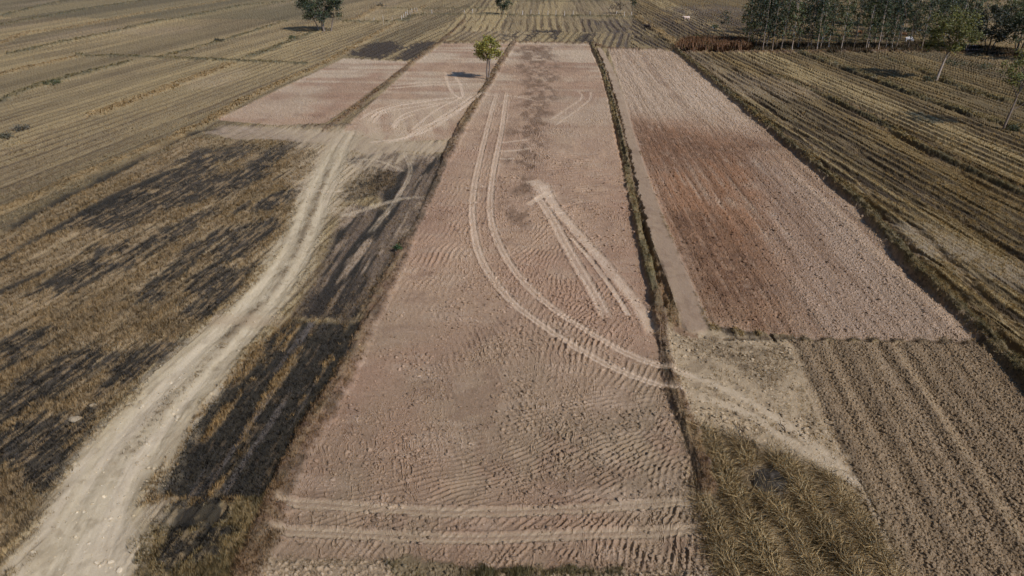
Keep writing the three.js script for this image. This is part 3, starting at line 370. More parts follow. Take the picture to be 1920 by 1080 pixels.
// ------------------------------------------------------------------ the ground, one sheet cut along the field edges
{
  const xs = [], ys = [];
  for (let y = 1180; y >= -62; y -= 1.45) ys.push(y);
  const half = 960 * 1.06;
  for (let x = -half; x <= half; x += 1.62) xs.push(x);
  for (let k = 1, s = half; k < 26; k++) { s *= 1.13; xs.push(s); xs.unshift(-s); }
  // rows as distances from the eye's foot: dense in view, then growing out to the horizon and behind the camera
  const rows = ys.map(y => { const a = PITCH + Math.atan((y - 540) / FOCAL); return EYE / Math.tan(a); });
  for (let d = rows[rows.length - 1], s = rows[rows.length - 1] - rows[rows.length - 2]; d < 4200;) { s *= 1.16; d += s; rows.push(d); }
  for (let d = rows[0], s = 0.2; d > -160;) { s *= 1.35; d -= s; rows.unshift(d); }
  const nx = xs.length, nz = rows.length, pos = new Float32Array(nx * nz * 3), col = new Float32Array(nx * nz * 3), kind = new Uint8Array(nx * nz);
  for (let j = 0, i3 = 0; j < nz; j++) {
    const d = rows[j], depth = Math.max(d, 6) * cp + EYE * sp, step = 1.62 * depth / FOCAL, dz = j ? Math.abs(rows[j] - rows[j - 1]) : 5;
    for (let i = 0; i < nx; i++, i3 += 3) {
      const l = xs[i] * depth / FOCAL, x = l * cy - d * sy, z = -l * sy - d * cy;
      const g = ground(x, z, Math.max(step, Math.min(dz * 0.35, step * 2)), dz);
      const wild = (hash(i * 7 + 3, j * 13 + 1) - 0.5), near = 1 - sm(300, 600, Math.abs(d));
      const rough = g.kind === 5 || g.kind === 7 ? 0.14 : g.kind === 1 ? 0.3 : 0.5;
      pos[i3] = x; pos[i3 + 1] = g.h * near + wild * rough * Math.min(step, 0.22) * near; pos[i3 + 2] = z;
      const q = 1 + 0.16 * (hash(i * 3 + 11, j * 5 + 2) - 0.5) * (g.kind === 5 ? 0.5 : 1);
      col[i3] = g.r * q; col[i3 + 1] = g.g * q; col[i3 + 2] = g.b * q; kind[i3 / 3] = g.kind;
    }
  }
  const nor = new Float32Array(nx * nz * 3), a = new THREE.Vector3(), b = new THREE.Vector3();
  for (let j = 0; j < nz; j++) for (let i = 0; i < nx; i++) {
    const at3 = (jj, ii) => (jj * nx + ii) * 3, e = at3(j, Math.min(i + 1, nx - 1)), w = at3(j, Math.max(i - 1, 0)), n = at3(Math.min(j + 1, nz - 1), i), s = at3(Math.max(j - 1, 0), i), o = at3(j, i);
    a.set(pos[e] - pos[w], pos[e + 1] - pos[w + 1], pos[e + 2] - pos[w + 2]); b.set(pos[n] - pos[s], pos[n + 1] - pos[s + 1], pos[n + 2] - pos[s + 2]);
    a.cross(b).normalize(); if (a.y < 0) a.negate(); nor[o] = a.x; nor[o + 1] = a.y; nor[o + 2] = a.z;
  }
  const soil = new THREE.MeshStandardMaterial({ vertexColors: true, roughness: 1, metalness: 0, flatShading: true }); soil.name = 'soil';
  // faces go to the field they lie in; connected plots of a kind are told apart by where they are
  const plot = v => { const k = kind[v], x = pos[v * 3], z = pos[v * 3 + 2]; const D = -z; return k === 1 ? (x < -4 - 0.17 * Math.max(0, D - 70) * 0.2 && D > 60 && inside(PLAN.centre, x, z, 1) > 0.4 ? (inside(PLAN.plotA, x, z, 2) < 0.6 ? 11 : 12) : 10) : k === 0 ? (x > 0.08 * D && x > 8 ? 1 : D > 176 && x > -60 ? 2 : x > -14 && D < 30 ? 3 : 0) : k * 10; };
  const TEXT = { 0: ['stubble_field', 'golden harvested stubble with long rows on the left side'], 1: ['stubble_field', 'dark golden stubble rows right of the red ploughed field'], 2: ['stubble_field', 'far stubble with dark rows beyond the ploughed plots'], 3: ['grass_ground', 'rough dry grass at the near left corner of the ploughed strip'], 10: ['ploughed_field', 'long pinkish ploughed strip with curving tyre tracks in the middle'], 11: ['ploughed_field', 'pale smooth ploughed plot at upper left'], 12: ['ploughed_field', 'pale ploughed plot with swirling tyre marks beside the small tree'], 20: ['ploughed_field', 'reddish brown ploughed field right of the ditch'], 30: ['ploughed_field', 'grey brown cloddy ploughed field at lower right'], 40: ['burnt_ground', 'blackened burnt stubble on both sides of the dirt road'], 50: ['dirt_road', 'pale dirt road with two ruts at lower left'], 60: ['field_bank', 'low grassy banks between the fields'], 70: ['bare_ground', 'pale trampled bare earth beside the fields'], 80: ['straw_ground', 'straw littered ground at the lower right of the ploughed strip'] };
  const lists = new Map();
  for (let j = 0; j + 1 < nz; j++) for (let i = 0; i + 1 < nx; i++) {
    const v = j * nx + i, p = plot(v); let L = lists.get(p); if (!L) lists.set(p, L = []);
    L.push(v, v + 1, v + nx, v + 1, v + nx + 1, v + nx);
  }
  for (const [p, L] of [...lists].sort((m, n) => m[0] - n[0])) {
    const map = new Map(), P3 = [], N3 = [], C3 = [], idx = new Uint32Array(L.length);
    for (let k = 0; k < L.length; k++) { let q = map.get(L[k]); if (q === undefined) { q = P3.length / 3; map.set(L[k], q); const o = L[k] * 3; P3.push(pos[o], pos[o + 1], pos[o + 2]); N3.push(nor[o], nor[o + 1], nor[o + 2]); C3.push(col[o], col[o + 1], col[o + 2]); } idx[k] = q; }
    const g = new THREE.BufferGeometry();
    g.setAttribute('position', new THREE.BufferAttribute(new Float32Array(P3), 3)); g.setAttribute('normal', new THREE.BufferAttribute(new Float32Array(N3), 3)); g.setAttribute('color', new THREE.BufferAttribute(new Float32Array(C3), 3)); g.setIndex(new THREE.BufferAttribute(idx, 1));
    const [name, label] = TEXT[p], m = new THREE.Mesh(g, soil); m.name = numbered(name); m.castShadow = m.receiveShadow = true; tag(m, label, null, null, 'structure'); scene.add(m);
  }
}
//@@OBJECTS-BEGIN
// ------------------------------------------------------------------ grass, straw and clods: too many to count
const matte = (c, o = {}) => new THREE.MeshStandardMaterial({ color: new THREE.Color().setRGB(...c), roughness: 1, metalness: 0, side: THREE.DoubleSide, ...o });
const bladeMat = matte([1, 1, 1], { name: 'dry_blades' }), clodMat = matte([1, 1, 1], { name: 'clods' });
function tuft(blades, spread, lean, width, upNormal) {           // one unit tall
  const p = [], n = [];
  for (let k = 0; k < blades; k++) {
    const a = rnd() * 6.283, r = spread * Math.sqrt(rnd()), bx = Math.cos(a) * r, bz = Math.sin(a) * r, h = rr(0.45, 1), t = rnd() * 6.283, wx = Math.cos(t) * width, wz = Math.sin(t) * width, l = lean * rr(0.3, 1.2), la = a + rr(-0.8, 0.8), tx = bx + Math.cos(la) * l, tz = bz + Math.sin(la) * l;
    p.push(bx - wx, -0.08, bz - wz, bx + wx, -0.08, bz + wz, tx, h, tz);
    const m = new THREE.Vector3(-wz, upNormal * width, wx).normalize(); for (let q = 0; q < 3; q++) n.push(m.x, m.y, m.z);
  }
  const g = new THREE.BufferGeometry();
  g.setAttribute('position', new THREE.Float32BufferAttribute(p, 3)); g.setAttribute('normal', new THREE.Float32BufferAttribute(n, 3)); return g;
}
const TUFTS = [0, 1, 2].map(k => tuft(8, 0.42, 0.30 + 0.12 * k, 0.05, 3.2)), LONG = [0, 1].map(k => tuft(9, 0.5, 1.6, 0.022, 2.4)), FAR = [0, 1].map(() => tuft(9, 0.7, 0.3, 0.11, 3.4));
const buckets = new Map();
const dummy = new THREE.Object3D(), tint = new THREE.Color();
function put(key, x, y, z, s, sy2, turn, c, tiltX = 0, tiltZ = 0) {
  let b = buckets.get(key); if (!b) buckets.set(key, b = { m: [], c: [] });
  dummy.position.set(x, y, z); dummy.rotation.set(tiltX, turn, tiltZ); dummy.scale.set(s, sy2, s); dummy.updateMatrix(); b.m.push(dummy.matrix.clone()); b.c.push(c);
}
function spread() {
  for (let k = 0; k < 1000000; k++) {
    const px = rr(-70, 1990), py = k % 4 ? rr(-20, 1125) : rr(-20, 420), [x, z] = P(px, py), g = ground(x, z, 0.15, 0.15), D = -z;
    const dist = Math.hypot(D, EYE, x); if (rnd() > g.grass * (g.kind === 6 ? 1 : 1 - 0.97 * sm(60, 115, dist))) continue;
    const nothing = 0, grow = lerp(0.8, 1.5, sm(30, 150, dist)), burnt = rnd() < g.burn * 1.05;
    let c = burnt ? (rnd() < 0.16 ? [0.11, 0.1, 0.088] : [0.021, 0.0205, 0.017]) : g.gc, q = burnt ? rr(0.7, 1.3) : rr(0.62, 1.22);
    if (burnt && rnd() < 0.55) continue;
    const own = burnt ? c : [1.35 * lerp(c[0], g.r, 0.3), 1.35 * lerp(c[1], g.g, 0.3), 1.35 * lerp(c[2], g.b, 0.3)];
    const h = g.tall * rr(0.65, 1.35) * (burnt ? 0.6 : 1), zone = g.kind === 8 ? 'straw' : g.kind === 6 ? 'bank' : g.kind === 4 ? 'burnt' : x > 0.08 * D && x > 8 ? 'right' : D < 36 && x > -26 ? 'edge' : 'left';
    if (zone === 'straw') put('straw' + (k % 2), x, g.h, z, 0.42 * rr(0.45, 1.3), h * 0.75, rnd() * 6.28, [own[0] * q, own[1] * q, own[2] * q], rr(-0.5, 0.5), rr(-0.6, 0.4));
    else if (dist > 95) put(zone + 'F' + (k % 2), x, g.h - 0.02, z, zone === 'bank' ? 0.32 : 0.19, h * 1.05, rnd() * 6.28, [own[0] * q, own[1] * q, own[2] * q], rr(-0.15, 0.15), rr(-0.15, 0.15));
    else put(zone + (k % 3), x, g.h - 0.02, z, 0.24 * grow, h, rnd() * 6.28, [own[0] * q, own[1] * q, own[2] * q], rr(-0.25, 0.25), rr(-0.25, 0.25));
  }
  // reddish reeds by the trees and brown undergrowth below them
  const reed = poly(1276, 96, 1284, 84, 1340, 82, 1405, 86, 1400, 97, 1340, 99), under = poly(1400, 97, 1400, 84, 1560, 84, 1760, 84, 1905, 96, 1905, 108, 1760, 99, 1560, 99);
  for (let k = 0; k < 9000; k++) { const [x, z] = P(rr(1270, 1410), rr(80, 100)); if (inside(reed, x, z) + 0.8 * vn(x, z) > 0) continue; const q = rr(0.6, 1.3), g = rnd() < 0.25; put('reed' + (k % 2), x, 0.1, z, rr(0.8, 1.6), rr(1.1, 2.1), rnd() * 6.28, g ? [0.12 * q, 0.09 * q, 0.04 * q] : [0.18 * q, 0.1 * q, 0.055 * q], rr(-0.15, 0.15), rr(-0.15, 0.15)); }
  for (let k = 0; k < 12000; k++) { const [x, z] = P(rr(1395, 1910), rr(82, 110)); if (inside(under, x, z) + 1.5 * vn(x * 0.4, z * 0.4) > 0 || vn(x * 0.3, z * 0.2) < -0.35) continue; const q = rr(0.5, 1.2); put('under' + (k % 2), x, 0.05, z, rr(0.5, 1), rr(0.4, 1.1), rnd() * 6.28, rnd() < 0.4 ? [0.10 * q, 0.07 * q, 0.045 * q] : [0.075 * q, 0.065 * q, 0.035 * q], rr(-0.2, 0.2), rr(-0.2, 0.2)); }
  // loose lumps of earth
  for (let k = 0; k < 500000; k++) {
    const px = rr(-20, 1990), py = rr(330, 1120), [x, z] = P(px, py), g = ground(x, z, 0.15, 0.15), D = -z; if (g.clod < 0.05) continue;
    const crowd = sm(-0.35, 0.5, fbm(x * 0.45 + 70, z * 0.4)), p = g.kind === 5 ? 0.012 : g.kind === 3 ? 0.15 : g.kind === 2 ? 0.04 : 0.02 + 0.11 * crowd * crowd; if (rnd() > p) continue;
    const s = (0.025 + 0.075 * Math.pow(rnd(), 4)) * (g.kind === 3 ? 1.0 : g.kind === 2 ? 1.15 : 0.9 + 0.3 * crowd) * lerp(1, 1.5, sm(30, 80, D)), q = rr(0.78, 1.16);
    put((g.kind === 3 ? 'clodG' : g.kind === 2 ? 'clodR' : 'clodP') + (k % 3), x, g.h + s * 0.3, z, s, s * rr(0.6, 1), rnd() * 6.28, [g.r * q, g.g * q, g.b * q], rr(-0.6, 0.6), rr(-0.6, 0.6));
  }
  const ZONES = {
    left: ['dry_stubble', 'golden dry stubble standing in rows on the left fields', 'stubble'], right: ['dry_stubble', 'dark golden stubble standing in rows on the right field', 'stubble'], burnt: ['burnt_stubble', 'charred and straw coloured stubble beside the dirt road', 'stubble'], edge: ['dry_grass', 'rough dry grass at the near end of the ploughed strip', 'grass'], bank: ['bank_grass', 'dry grass growing along the banks between fields', 'grass'], straw: ['loose_straw', 'long loose straw lying at the lower right of the ploughed strip', 'straw'],
    reed: ['dry_reeds', 'reddish brown dry reeds standing beside the slender trees', 'reeds'], under: ['dry_undergrowth', 'brown dry undergrowth below the slender trees', 'undergrowth'], clodG: ['earth_clods', 'grey brown clods covering the lower right field', 'clods'], clodR: ['earth_clods', 'reddish clods on the red brown ploughed field', 'clods'], clodP: ['earth_clods', 'small pinkish clods on the long ploughed strip', 'clods'],
  };
  const lump = [0, 1, 2].map(() => { const g = new THREE.IcosahedronGeometry(1, 0), p = g.attributes.position, o = rr(0, 99); for (let i = 0; i < p.count; i++) { const f = 0.78 + 0.5 * hash(Math.round(p.getX(i) * 9 + o), Math.round(p.getY(i) * 9 + p.getZ(i) * 31)); p.setXYZ(i, p.getX(i) * f * 1.15, p.getY(i) * f * 0.8, p.getZ(i) * f); } g.computeVertexNormals(); return g; });
  const groups = new Map();
  for (const [key, b] of [...buckets].sort((m, n) => m[0] < n[0] ? -1 : 1)) {
    const zone = key.replace(/F?\d$/, ''), v = +key.slice(-1), farKind = /F\d$/.test(key), geo = zone.startsWith('clod') ? lump[v] : farKind ? FAR[v] : zone === 'straw' ? LONG[v] : zone === 'reed' || zone === 'under' ? FAR[v] : TUFTS[v];
    const im = new THREE.InstancedMesh(geo, zone.startsWith('clod') ? clodMat : bladeMat, b.m.length); im.castShadow = im.receiveShadow = true;
    b.m.forEach((m, i) => { im.setMatrixAt(i, m); im.setColorAt(i, tint.setRGB(...b.c[i])); });
    let o = groups.get(zone); const [name, label, cat] = ZONES[zone];
    if (!o) { o = new THREE.Group(); o.name = numbered(name); tag(o, label, cat, null, 'stuff'); scene.add(o); groups.set(zone, o); }
    im.name = zone.startsWith('clod') ? 'clod_mass' : 'blade_mass'; im.userData.kind = 'stuff'; o.add(im);
  }
  let n = 0; for (const b of buckets.values()) n += b.m.length; console.log('instances', n);
}
spread();

// ------------------------------------------------------------------ trees and bushes
function limb(points, r0, r1, sides = 6) {                      // a tapered, bent limb
  const c = new THREE.CatmullRomCurve3(points.map(p => new THREE.Vector3(...p))), n = points.length * 3, f = c.computeFrenetFrames(n, false), p = [], idx = [];
  for (let i = 0; i <= n; i++) { const o = c.getPoint(i / n), r = lerp(r0, r1, Math.pow(i / n, 0.85)) * (1 + 0.06 * Math.sin(i * 2.3)); for (let k = 0; k < sides; k++) { const a = k / sides * 6.2832; const v = f.normals[i].clone().multiplyScalar(Math.cos(a) * r).addScaledVector(f.binormals[i], Math.sin(a) * r).add(o); p.push(v.x, v.y, v.z); } }
  for (let i = 0; i < n; i++) for (let k = 0; k < sides; k++) { const a = i * sides + k, b = i * sides + (k + 1) % sides; idx.push(a, a + sides, b, b, a + sides, b + sides); }
  const g = new THREE.BufferGeometry(); g.setAttribute('position', new THREE.Float32BufferAttribute(p, 3)); g.setIndex(idx); g.computeVertexNormals(); return g;
}
const leafMat = new THREE.MeshPhysicalMaterial({ vertexColors: true, roughness: 0.9, side: THREE.DoubleSide, transmission: 0.4, thickness: 0 }); leafMat.name = 'leaves';
function foliage(clumps, perClump, size, cA, cB, droop = 0) {
  const p = [], c = [], n = [], u = new THREE.Vector3(), v = new THREE.Vector3(), w = new THREE.Vector3();
  for (const [x, y, z, r] of clumps) { const m = Math.round(perClump * r * r), kt = rnd(); for (let k = 0; k < m; k++) {
    u.set(gauss(), gauss() * 0.75, gauss()).multiplyScalar(r * 0.62); const o = u.clone().add(v.set(x, y, z)), s = size * rr(0.6, 1.25);
    u.set(gauss(), gauss() * 0.5 - droop, gauss()).normalize(); v.set(gauss(), gauss() + 0.6, gauss()).normalize(); w.crossVectors(u, v).normalize().multiplyScalar(s * 0.36); u.multiplyScalar(s);
    const t = clamp(0.55 * kt + 0.45 * rnd()), q = rr(0.75, 1.2), col = [lerp(cA[0], cB[0], t) * q, lerp(cA[1], cB[1], t) * q, lerp(cA[2], cB[2], t) * q];
    const A = o, B = o.clone().addScaledVector(u, 0.5).add(w), E = o.clone().add(u), F = o.clone().addScaledVector(u, 0.5).sub(w); B.y += s * 0.08; F.y += s * 0.08;
    const N = new THREE.Vector3().crossVectors(B.clone().sub(A), F.clone().sub(A)).normalize(); if (N.y < 0) N.negate();
    for (const q2 of [A, B, E, A, E, F]) { p.push(q2.x, q2.y, q2.z); c.push(...col); n.push(N.x, N.y, N.z); }
  } }
  const g = new THREE.BufferGeometry(); g.setAttribute('position', new THREE.Float32BufferAttribute(p, 3)); g.setAttribute('normal', new THREE.Float32BufferAttribute(n, 3)); g.setAttribute('color', new THREE.Float32BufferAttribute(c, 3)); return g;
}
const barkPale = matte(C(158, 146, 132), { name: 'pale_bark' }), barkGrey = matte(C(128, 116, 104), { name: 'grey_bark' }), barkDark = matte(C(78, 66, 56), { name: 'dark_bark' });
// stems: [base x, base z, top x, top y, top z]; crown ellipsoid [cx, cy, cz, rx, ry, rz]
function buildTree(t, { stems, r = 0.16, bark = barkGrey, crown, clumps = 40, clumpR = 0.9, per = 70, leaf = 0.22, cA, cB, limbs = 7, hollow = 0.45, droop = 0 }) {
  const cl = [];
  for (let k = 0; k < clumps; k++) { const a = rnd() * 6.283, e = Math.asin(rr(-0.9, 1)), q = Math.pow(rr(hollow * hollow * hollow, 1), 1 / 3) * rr(0.82, 1.06); cl.push([crown[0] + Math.cos(a) * Math.cos(e) * q * crown[3], crown[1] + Math.sin(e) * q * crown[4], crown[2] + Math.sin(a) * Math.cos(e) * q * crown[5], clumpR * rr(0.6, 1.25)]); }
  stems.forEach(([x, z, tx, ty, tz], i) => {
    part('trunk', limb([[x, -0.1, z], [lerp(x, tx, 0.3) + rr(-0.1, 0.1), ty * 0.33, lerp(z, tz, 0.3)], [lerp(x, tx, 0.65) + rr(-0.12, 0.12), ty * 0.66, lerp(z, tz, 0.65) + rr(-0.1, 0.1)], [tx, ty, tz]], r * (i ? 0.75 : 1), r * 0.3, 8), bark, t);
  });
  for (let k = 0; k < limbs; k++) { const s = stems[k % stems.length], c = cl[(k * 7) % cl.length], f = rr(0.55, 0.95), b = [lerp(s[0], s[2], f), s[3] * f, lerp(s[1], s[4], f)]; part('branch', limb([b, [lerp(b[0], c[0], 0.5), lerp(b[1], c[1], 0.5) - 0.1, lerp(b[2], c[2], 0.5)], [c[0], c[1], c[2]]], r * 0.42, r * 0.1, 5), bark, t); }
  part('crown', foliage(cl, per, leaf, cA, cB, droop), leafMat, t);
  return t;
}
const LG = { dark: [0.028, 0.045, 0.018], mid: [0.085, 0.13, 0.04], blue: [0.06, 0.1, 0.04], yel: [0.5, 0.45, 0.08], yel2: [0.27, 0.28, 0.05], oliv: [0.13, 0.145, 0.045], dry: [0.12, 0.09, 0.05] };
{
  let [x, z] = P(607, 60);
  buildTree(thing('broad_tree', 'large dark green round tree with several trunks in the stubble at upper left', 'tree', x, z), { stems: [[0, 0, 0.3, 4.6, 0.2], [-0.9, 0.3, -2.4, 4.4, 0.5], [1.5, -0.8, 2.7, 4.4, -0.6], [-0.4, -0.6, -0.8, 4.9, -1.2]], r: 0.24, crown: [-0.1, 5.2, -0.3, 5.1, 3.4, 4.6], clumps: 95, clumpR: 1.25, per: 62, leaf: 0.34, cA: LG.dark, cB: LG.mid, limbs: 12 });
  [x, z] = P(914, 149);
  buildTree(thing('field_tree', 'small yellowish green tree with a pale bent trunk in the ploughed plot', 'tree', x, z), { stems: [[0, 0, 0.05, 3.3, 0], [0.16, 0.05, 0.5, 3.2, 0.2]], r: 0.2, bark: barkGrey, crown: [0, 4.35, 0, 2.0, 2.05, 1.85], clumps: 56, clumpR: 0.72, per: 190, leaf: 0.23, cA: LG.yel, cB: LG.yel2, limbs: 10 });
  [x, z] = P(944, 28);
  buildTree(thing('bushy_tree', 'dark bushy tree with a rounded crown beside the white post fence', 'tree', x, z), { stems: [[0, 0, 0.1, 2.8, 0], [-0.5, 0.2, -1.1, 2.4, 0]], r: 0.13, crown: [0, 3.0, 0, 2.3, 2.5, 2.2], clumps: 46, clumpR: 0.85, per: 66, leaf: 0.3, cA: LG.dark, cB: LG.mid });
  [x, z] = P(1184, 28);
  buildTree(thing('slim_tree', 'slim dark tree at the right end of the white post fence', 'tree', x, z), { stems: [[0, 0, 0.1, 3.6, 0]], r: 0.14, bark: barkDark, crown: [0.1, 3.9, 0, 1.15, 2.3, 1.1], clumps: 26, clumpR: 0.7, per: 80, leaf: 0.28, cA: LG.dark, cB: LG.blue });
  [x, z] = P(1154, 27);
  buildTree(thing('bare_bush', 'brown leafless bush left of the slim dark tree', 'bush', x, z), { stems: [[0, 0, 0.3, 2.2, 0], [-0.5, 0.1, -1.5, 2.1, 0.2], [0.5, -0.1, 1.6, 2.0, -0.3], [0.1, 0.3, -0.6, 2.4, 0.7]], r: 0.06, bark: barkDark, crown: [0, 1.9, 0, 2.5, 1.4, 1.9], clumps: 40, clumpR: 0.6, per: 26, leaf: 0.26, cA: [0.09, 0.07, 0.05], cB: LG.dry, limbs: 14 });
  [x, z] = P(1357, 72);
  buildTree(thing('young_tree', 'young blue green tree behind the reddish reeds', 'tree', x, z), { stems: [[0, 0, 0.1, 4.4, 0]], r: 0.07, crown: [0, 4.4, 0, 1.25, 2.3, 1.2], clumps: 22, clumpR: 0.6, per: 50, leaf: 0.26, cA: LG.blue, cB: LG.dark, limbs: 4 });
  [x, z] = P(1755, 151);
  buildTree(thing('lone_tree', 'leaning tree with a pale trunk and loose olive crown in the right stubble field', 'tree', x, z), { stems: [[0, 0, 1.15, 6.6, -0.2]], r: 0.24, bark: barkPale, crown: [0.7, 7.4, 0, 4.1, 3.3, 3.6], clumps: 84, clumpR: 1.0, per: 110, leaf: 0.27, cA: LG.oliv, cB: LG.yel2, limbs: 12, hollow: 0.3 });
  [x, z] = P(1880, 244);
  const t2 = buildTree(thing('forked_tree', 'thin forked tree with a dark trunk and sparse crown near the right edge', 'tree', x, z), { stems: [[0, 0, 0.85, 6.8, 0.2]], r: 0.15, bark: barkGrey, crown: [0.6, 7.2, 0.1, 2.9, 2.7, 2.8], clumps: 54, clumpR: 0.75, per: 105, leaf: 0.22, cA: LG.mid, cB: LG.yel2, limbs: 14, hollow: 0.2 });
  part('branch', limb([[0.4, 2.3, 0.05], [1.2, 2.9, 0.2], [1.7, 4.1, 0.3]], 0.07, 0.03, 5), barkGrey, t2); part('branch', limb([[0.9, 5.0, 0.1], [0.3, 5.5, 0.1], [0.15, 6.9, 0]], 0.08, 0.03, 5), barkPale, t2);
  // low bushes
  for (const [px, py, w, h, cA, cB, label] of [[96, 160, 1.7, 0.8, LG.oliv, LG.mid, 'low green bush on the bank in the far left stubble'], [42, 246, 1.2, 0.9, [0.26, 0.24, 0.17], [0.19, 0.18, 0.12], 'pale grey green bush near the left edge'], [14, 258, 1.0, 0.45, [0.17, 0.16, 0.1], [0.12, 0.12, 0.06], 'small olive bush beside the pale bush at the left edge'], [411, 80, 1.1, 0.55, [0.06, 0.055, 0.03], LG.dark, 'small dark bush on a bank far left of the broad tree'], [716, 15, 1.9, 1.5, [0.07, 0.06, 0.035], LG.dark, 'dark bush at the far corner of the fenced plot'], [1338, 54, 1.1, 1.2, LG.blue, LG.mid, 'small green bush left of the young tree'], [1742, 154, 1.3, 0.9, LG.oliv, LG.dark, 'low bush around the foot of the leaning tree'], [1898, 247, 0.9, 0.6, LG.oliv, LG.dark, 'low bush at the foot of the forked tree'], [1305, 78, 1.4, 1.6, LG.oliv, LG.mid, 'green bush rising from the reddish reeds'], [550, 74, 1.5, 0.5, LG.oliv, LG.mid, 'low green bush in front of the broad tree'], [1790, 122, 2.2, 0.9, LG.dark, LG.mid, 'dark shrub in the shade behind the leaning tree'], [1840, 128, 2.4, 1.1, LG.dark, LG.oliv, 'dark shrub under the dense trees at right']]) {
    const [bx, bz] = P(px, py), b = thing('bush', label, 'bush', bx, bz), cl = []; for (let k = 0; k < 16; k++) { const a = rnd() * 6.28, q = Math.sqrt(rnd()) * w * 0.8; cl.push([Math.cos(a) * q, h * rr(0.3, 0.85) * (1 - 0.5 * q / w), Math.sin(a) * q, 0.45 * rr(0.7, 1.3)]); }
    for (let k = 0; k < 4; k++) part('stem', limb([[rr(-0.15, 0.15), -0.05, rr(-0.15, 0.15)], [cl[k][0] * 0.5, cl[k][1] * 0.6, cl[k][2] * 0.5], cl[k].slice(0, 3)], 0.03, 0.01, 4), barkDark, b); part('foliage', foliage(cl, 150, 0.17, cA, cB), leafMat, b);
  }
  [x, z] = P(746, 474);
  const sp2 = thing('green_plant', 'small bright green plant on the edge of the ploughed strip', 'plant', x, z);
  part('stem', limb([[0, -0.02, 0], [0.03, 0.12, 0.01], [0.0, 0.25, 0.04]], 0.015, 0.006, 4), barkDark, sp2); part('foliage', foliage([[0, 0.22, 0, 0.3], [0.2, 0.16, 0.05, 0.24], [-0.18, 0.18, -0.04, 0.24], [0.05, 0.34, 0, 0.22]], 900, 0.11, [0.06, 0.17, 0.03], [0.035, 0.11, 0.02]), leafMat, sp2);
}
// slender pale-trunked trees along the far side of the right field
{
  const protos = [];
  for (let k = 0; k < 5; k++) { const t = new THREE.Group(), h = rr(11.5, 14); buildTree(t, { stems: [[0, 0, rr(-0.5, 0.5), h * 0.9, rr(-0.4, 0.4)]], r: 0.11, bark: k % 2 ? barkPale : barkGrey, crown: [0, h * 0.55, 0, 1.7, h * 0.45, 1.7], clumps: 80, clumpR: 0.66, per: 33, leaf: 0.3, cA: k % 2 ? LG.mid : LG.blue, cB: k > 2 ? LG.oliv : LG.dark, limbs: 5, hollow: 0.1, droop: 0.6 }); protos.push(t); }
  const front = [1484, 96, 1496, 93, 1552, 95, 1576, 96, 1600, 94, 1646, 96, 1660, 94, 1402, 94, 1417, 91, 1429, 97, 1436, 92, 1447, 96, 1455, 93, 1464, 96, 1513, 95, 1519, 93, 1531, 97, 1537, 95, 1622, 96, 1627, 93, 1671, 95, 1679, 94, 1701, 94, 1727, 97, 1809, 98, 1815, 92], back = [1560, 66, 1582, 78, 1606, 72, 1400, 84, 1432, 66, 1460, 62, 1396, 70, 1424, 84, 1450, 70, 1480, 66, 1506, 66, 1534, 70, 1640, 74, 1668, 84, 1676, 70, 1706, 80, 1732, 66, 1758, 84, 1792, 68, 1812, 74, 1412, 80, 1440, 77, 1470, 80, 1500, 82, 1520, 74, 1542, 80, 1628, 72, 1652, 80, 1660, 66, 1688, 76, 1714, 70, 1742, 80, 1770, 74, 1792, 82, 1830, 76, 1660, 88, 1640, 84, 1696, 62, 1724, 56, 1782, 60];
  const ORD = ['first', 'second', 'third', 'fourth', 'fifth', 'sixth', 'seventh', 'eighth', 'ninth', 'tenth', 'eleventh', 'twelfth', 'thirteenth', 'fourteenth', 'fifteenth', 'sixteenth', 'seventeenth', 'eighteenth', 'nineteenth', 'twentieth', 'twenty-first', 'twenty-second', 'twenty-third', 'twenty-fourth', 'twenty-fifth', 'twenty-sixth'];
  const go = (l0, label, group) => { const q = []; for (let i = 0; i < l0.length; i += 2) q.push([l0[i], l0[i + 1]]); q.sort((a, b) => a[0] - b[0]); const l = q.flat(), lab = label; for (let i = 0; i < l.length; i += 2) { const [x, z] = P(l[i], l[i + 1]), t = protos[Math.floor(rnd() * 5)].clone(); t.name = numbered('slender_tree'); t.position.set(x, 0, z); t.rotation.y = rnd() * 6.28; t.scale.setScalar(rr(0.72, 1.14)); tag(t, lab(i / 2, l.length / 2), 'tree', group); scene.add(t); } };
  go(front, i => `slender pale-trunked tree of the front row, the ${ORD[i]} from the left`, 'slender trees of the front row'); go(back, (i, n) => i < n / 2 ? `slender tree behind the front row, the ${ORD[i]} from the left` : `slender tree behind the front row, the ${ORD[n - 1 - i]} from the right`, 'slender trees behind the front row');
  const wide = (px, py, h, w, a, b, label) => { const [x, z] = P(px, py); buildTree(thing('dense_tree', label, 'tree', x, z), { stems: [[0, 0, 0.3, h * 0.6, 0], [0.5, 0.2, 1.4, h * 0.55, 0.4], [-0.3, 0.2, -1.3, h * 0.5, -0.3]], r: 0.2, bark: barkDark, crown: [0, h * 0.56, 0, w, h * 0.45, w * 0.9], clumps: 80, clumpR: 1.2, per: 52, leaf: 0.33, cA: a, cB: b, limbs: 8 }); };
  wide(1850, 100, 9, 4.6, LG.dark, [0.04, 0.05, 0.02], 'dense dark tree casting deep shade left of the right edge'); wide(1905, 100, 10, 5, LG.dark, LG.mid, 'dense dark tree at the right edge behind the forked tree'); wide(1890, 64, 9, 4.5, LG.oliv, LG.mid, 'olive green tree in the far upper right corner'); wide(1962, 116, 10, 5, LG.dark, LG.mid, 'dense dark tree cut by the right edge'); wide(1775, 62, 8, 3.6, LG.mid, LG.oliv, 'round green tree behind the leaning tree'); wide(1640, 50, 8, 3, LG.blue, LG.dark, 'round dark tree far behind the slender trees');
}
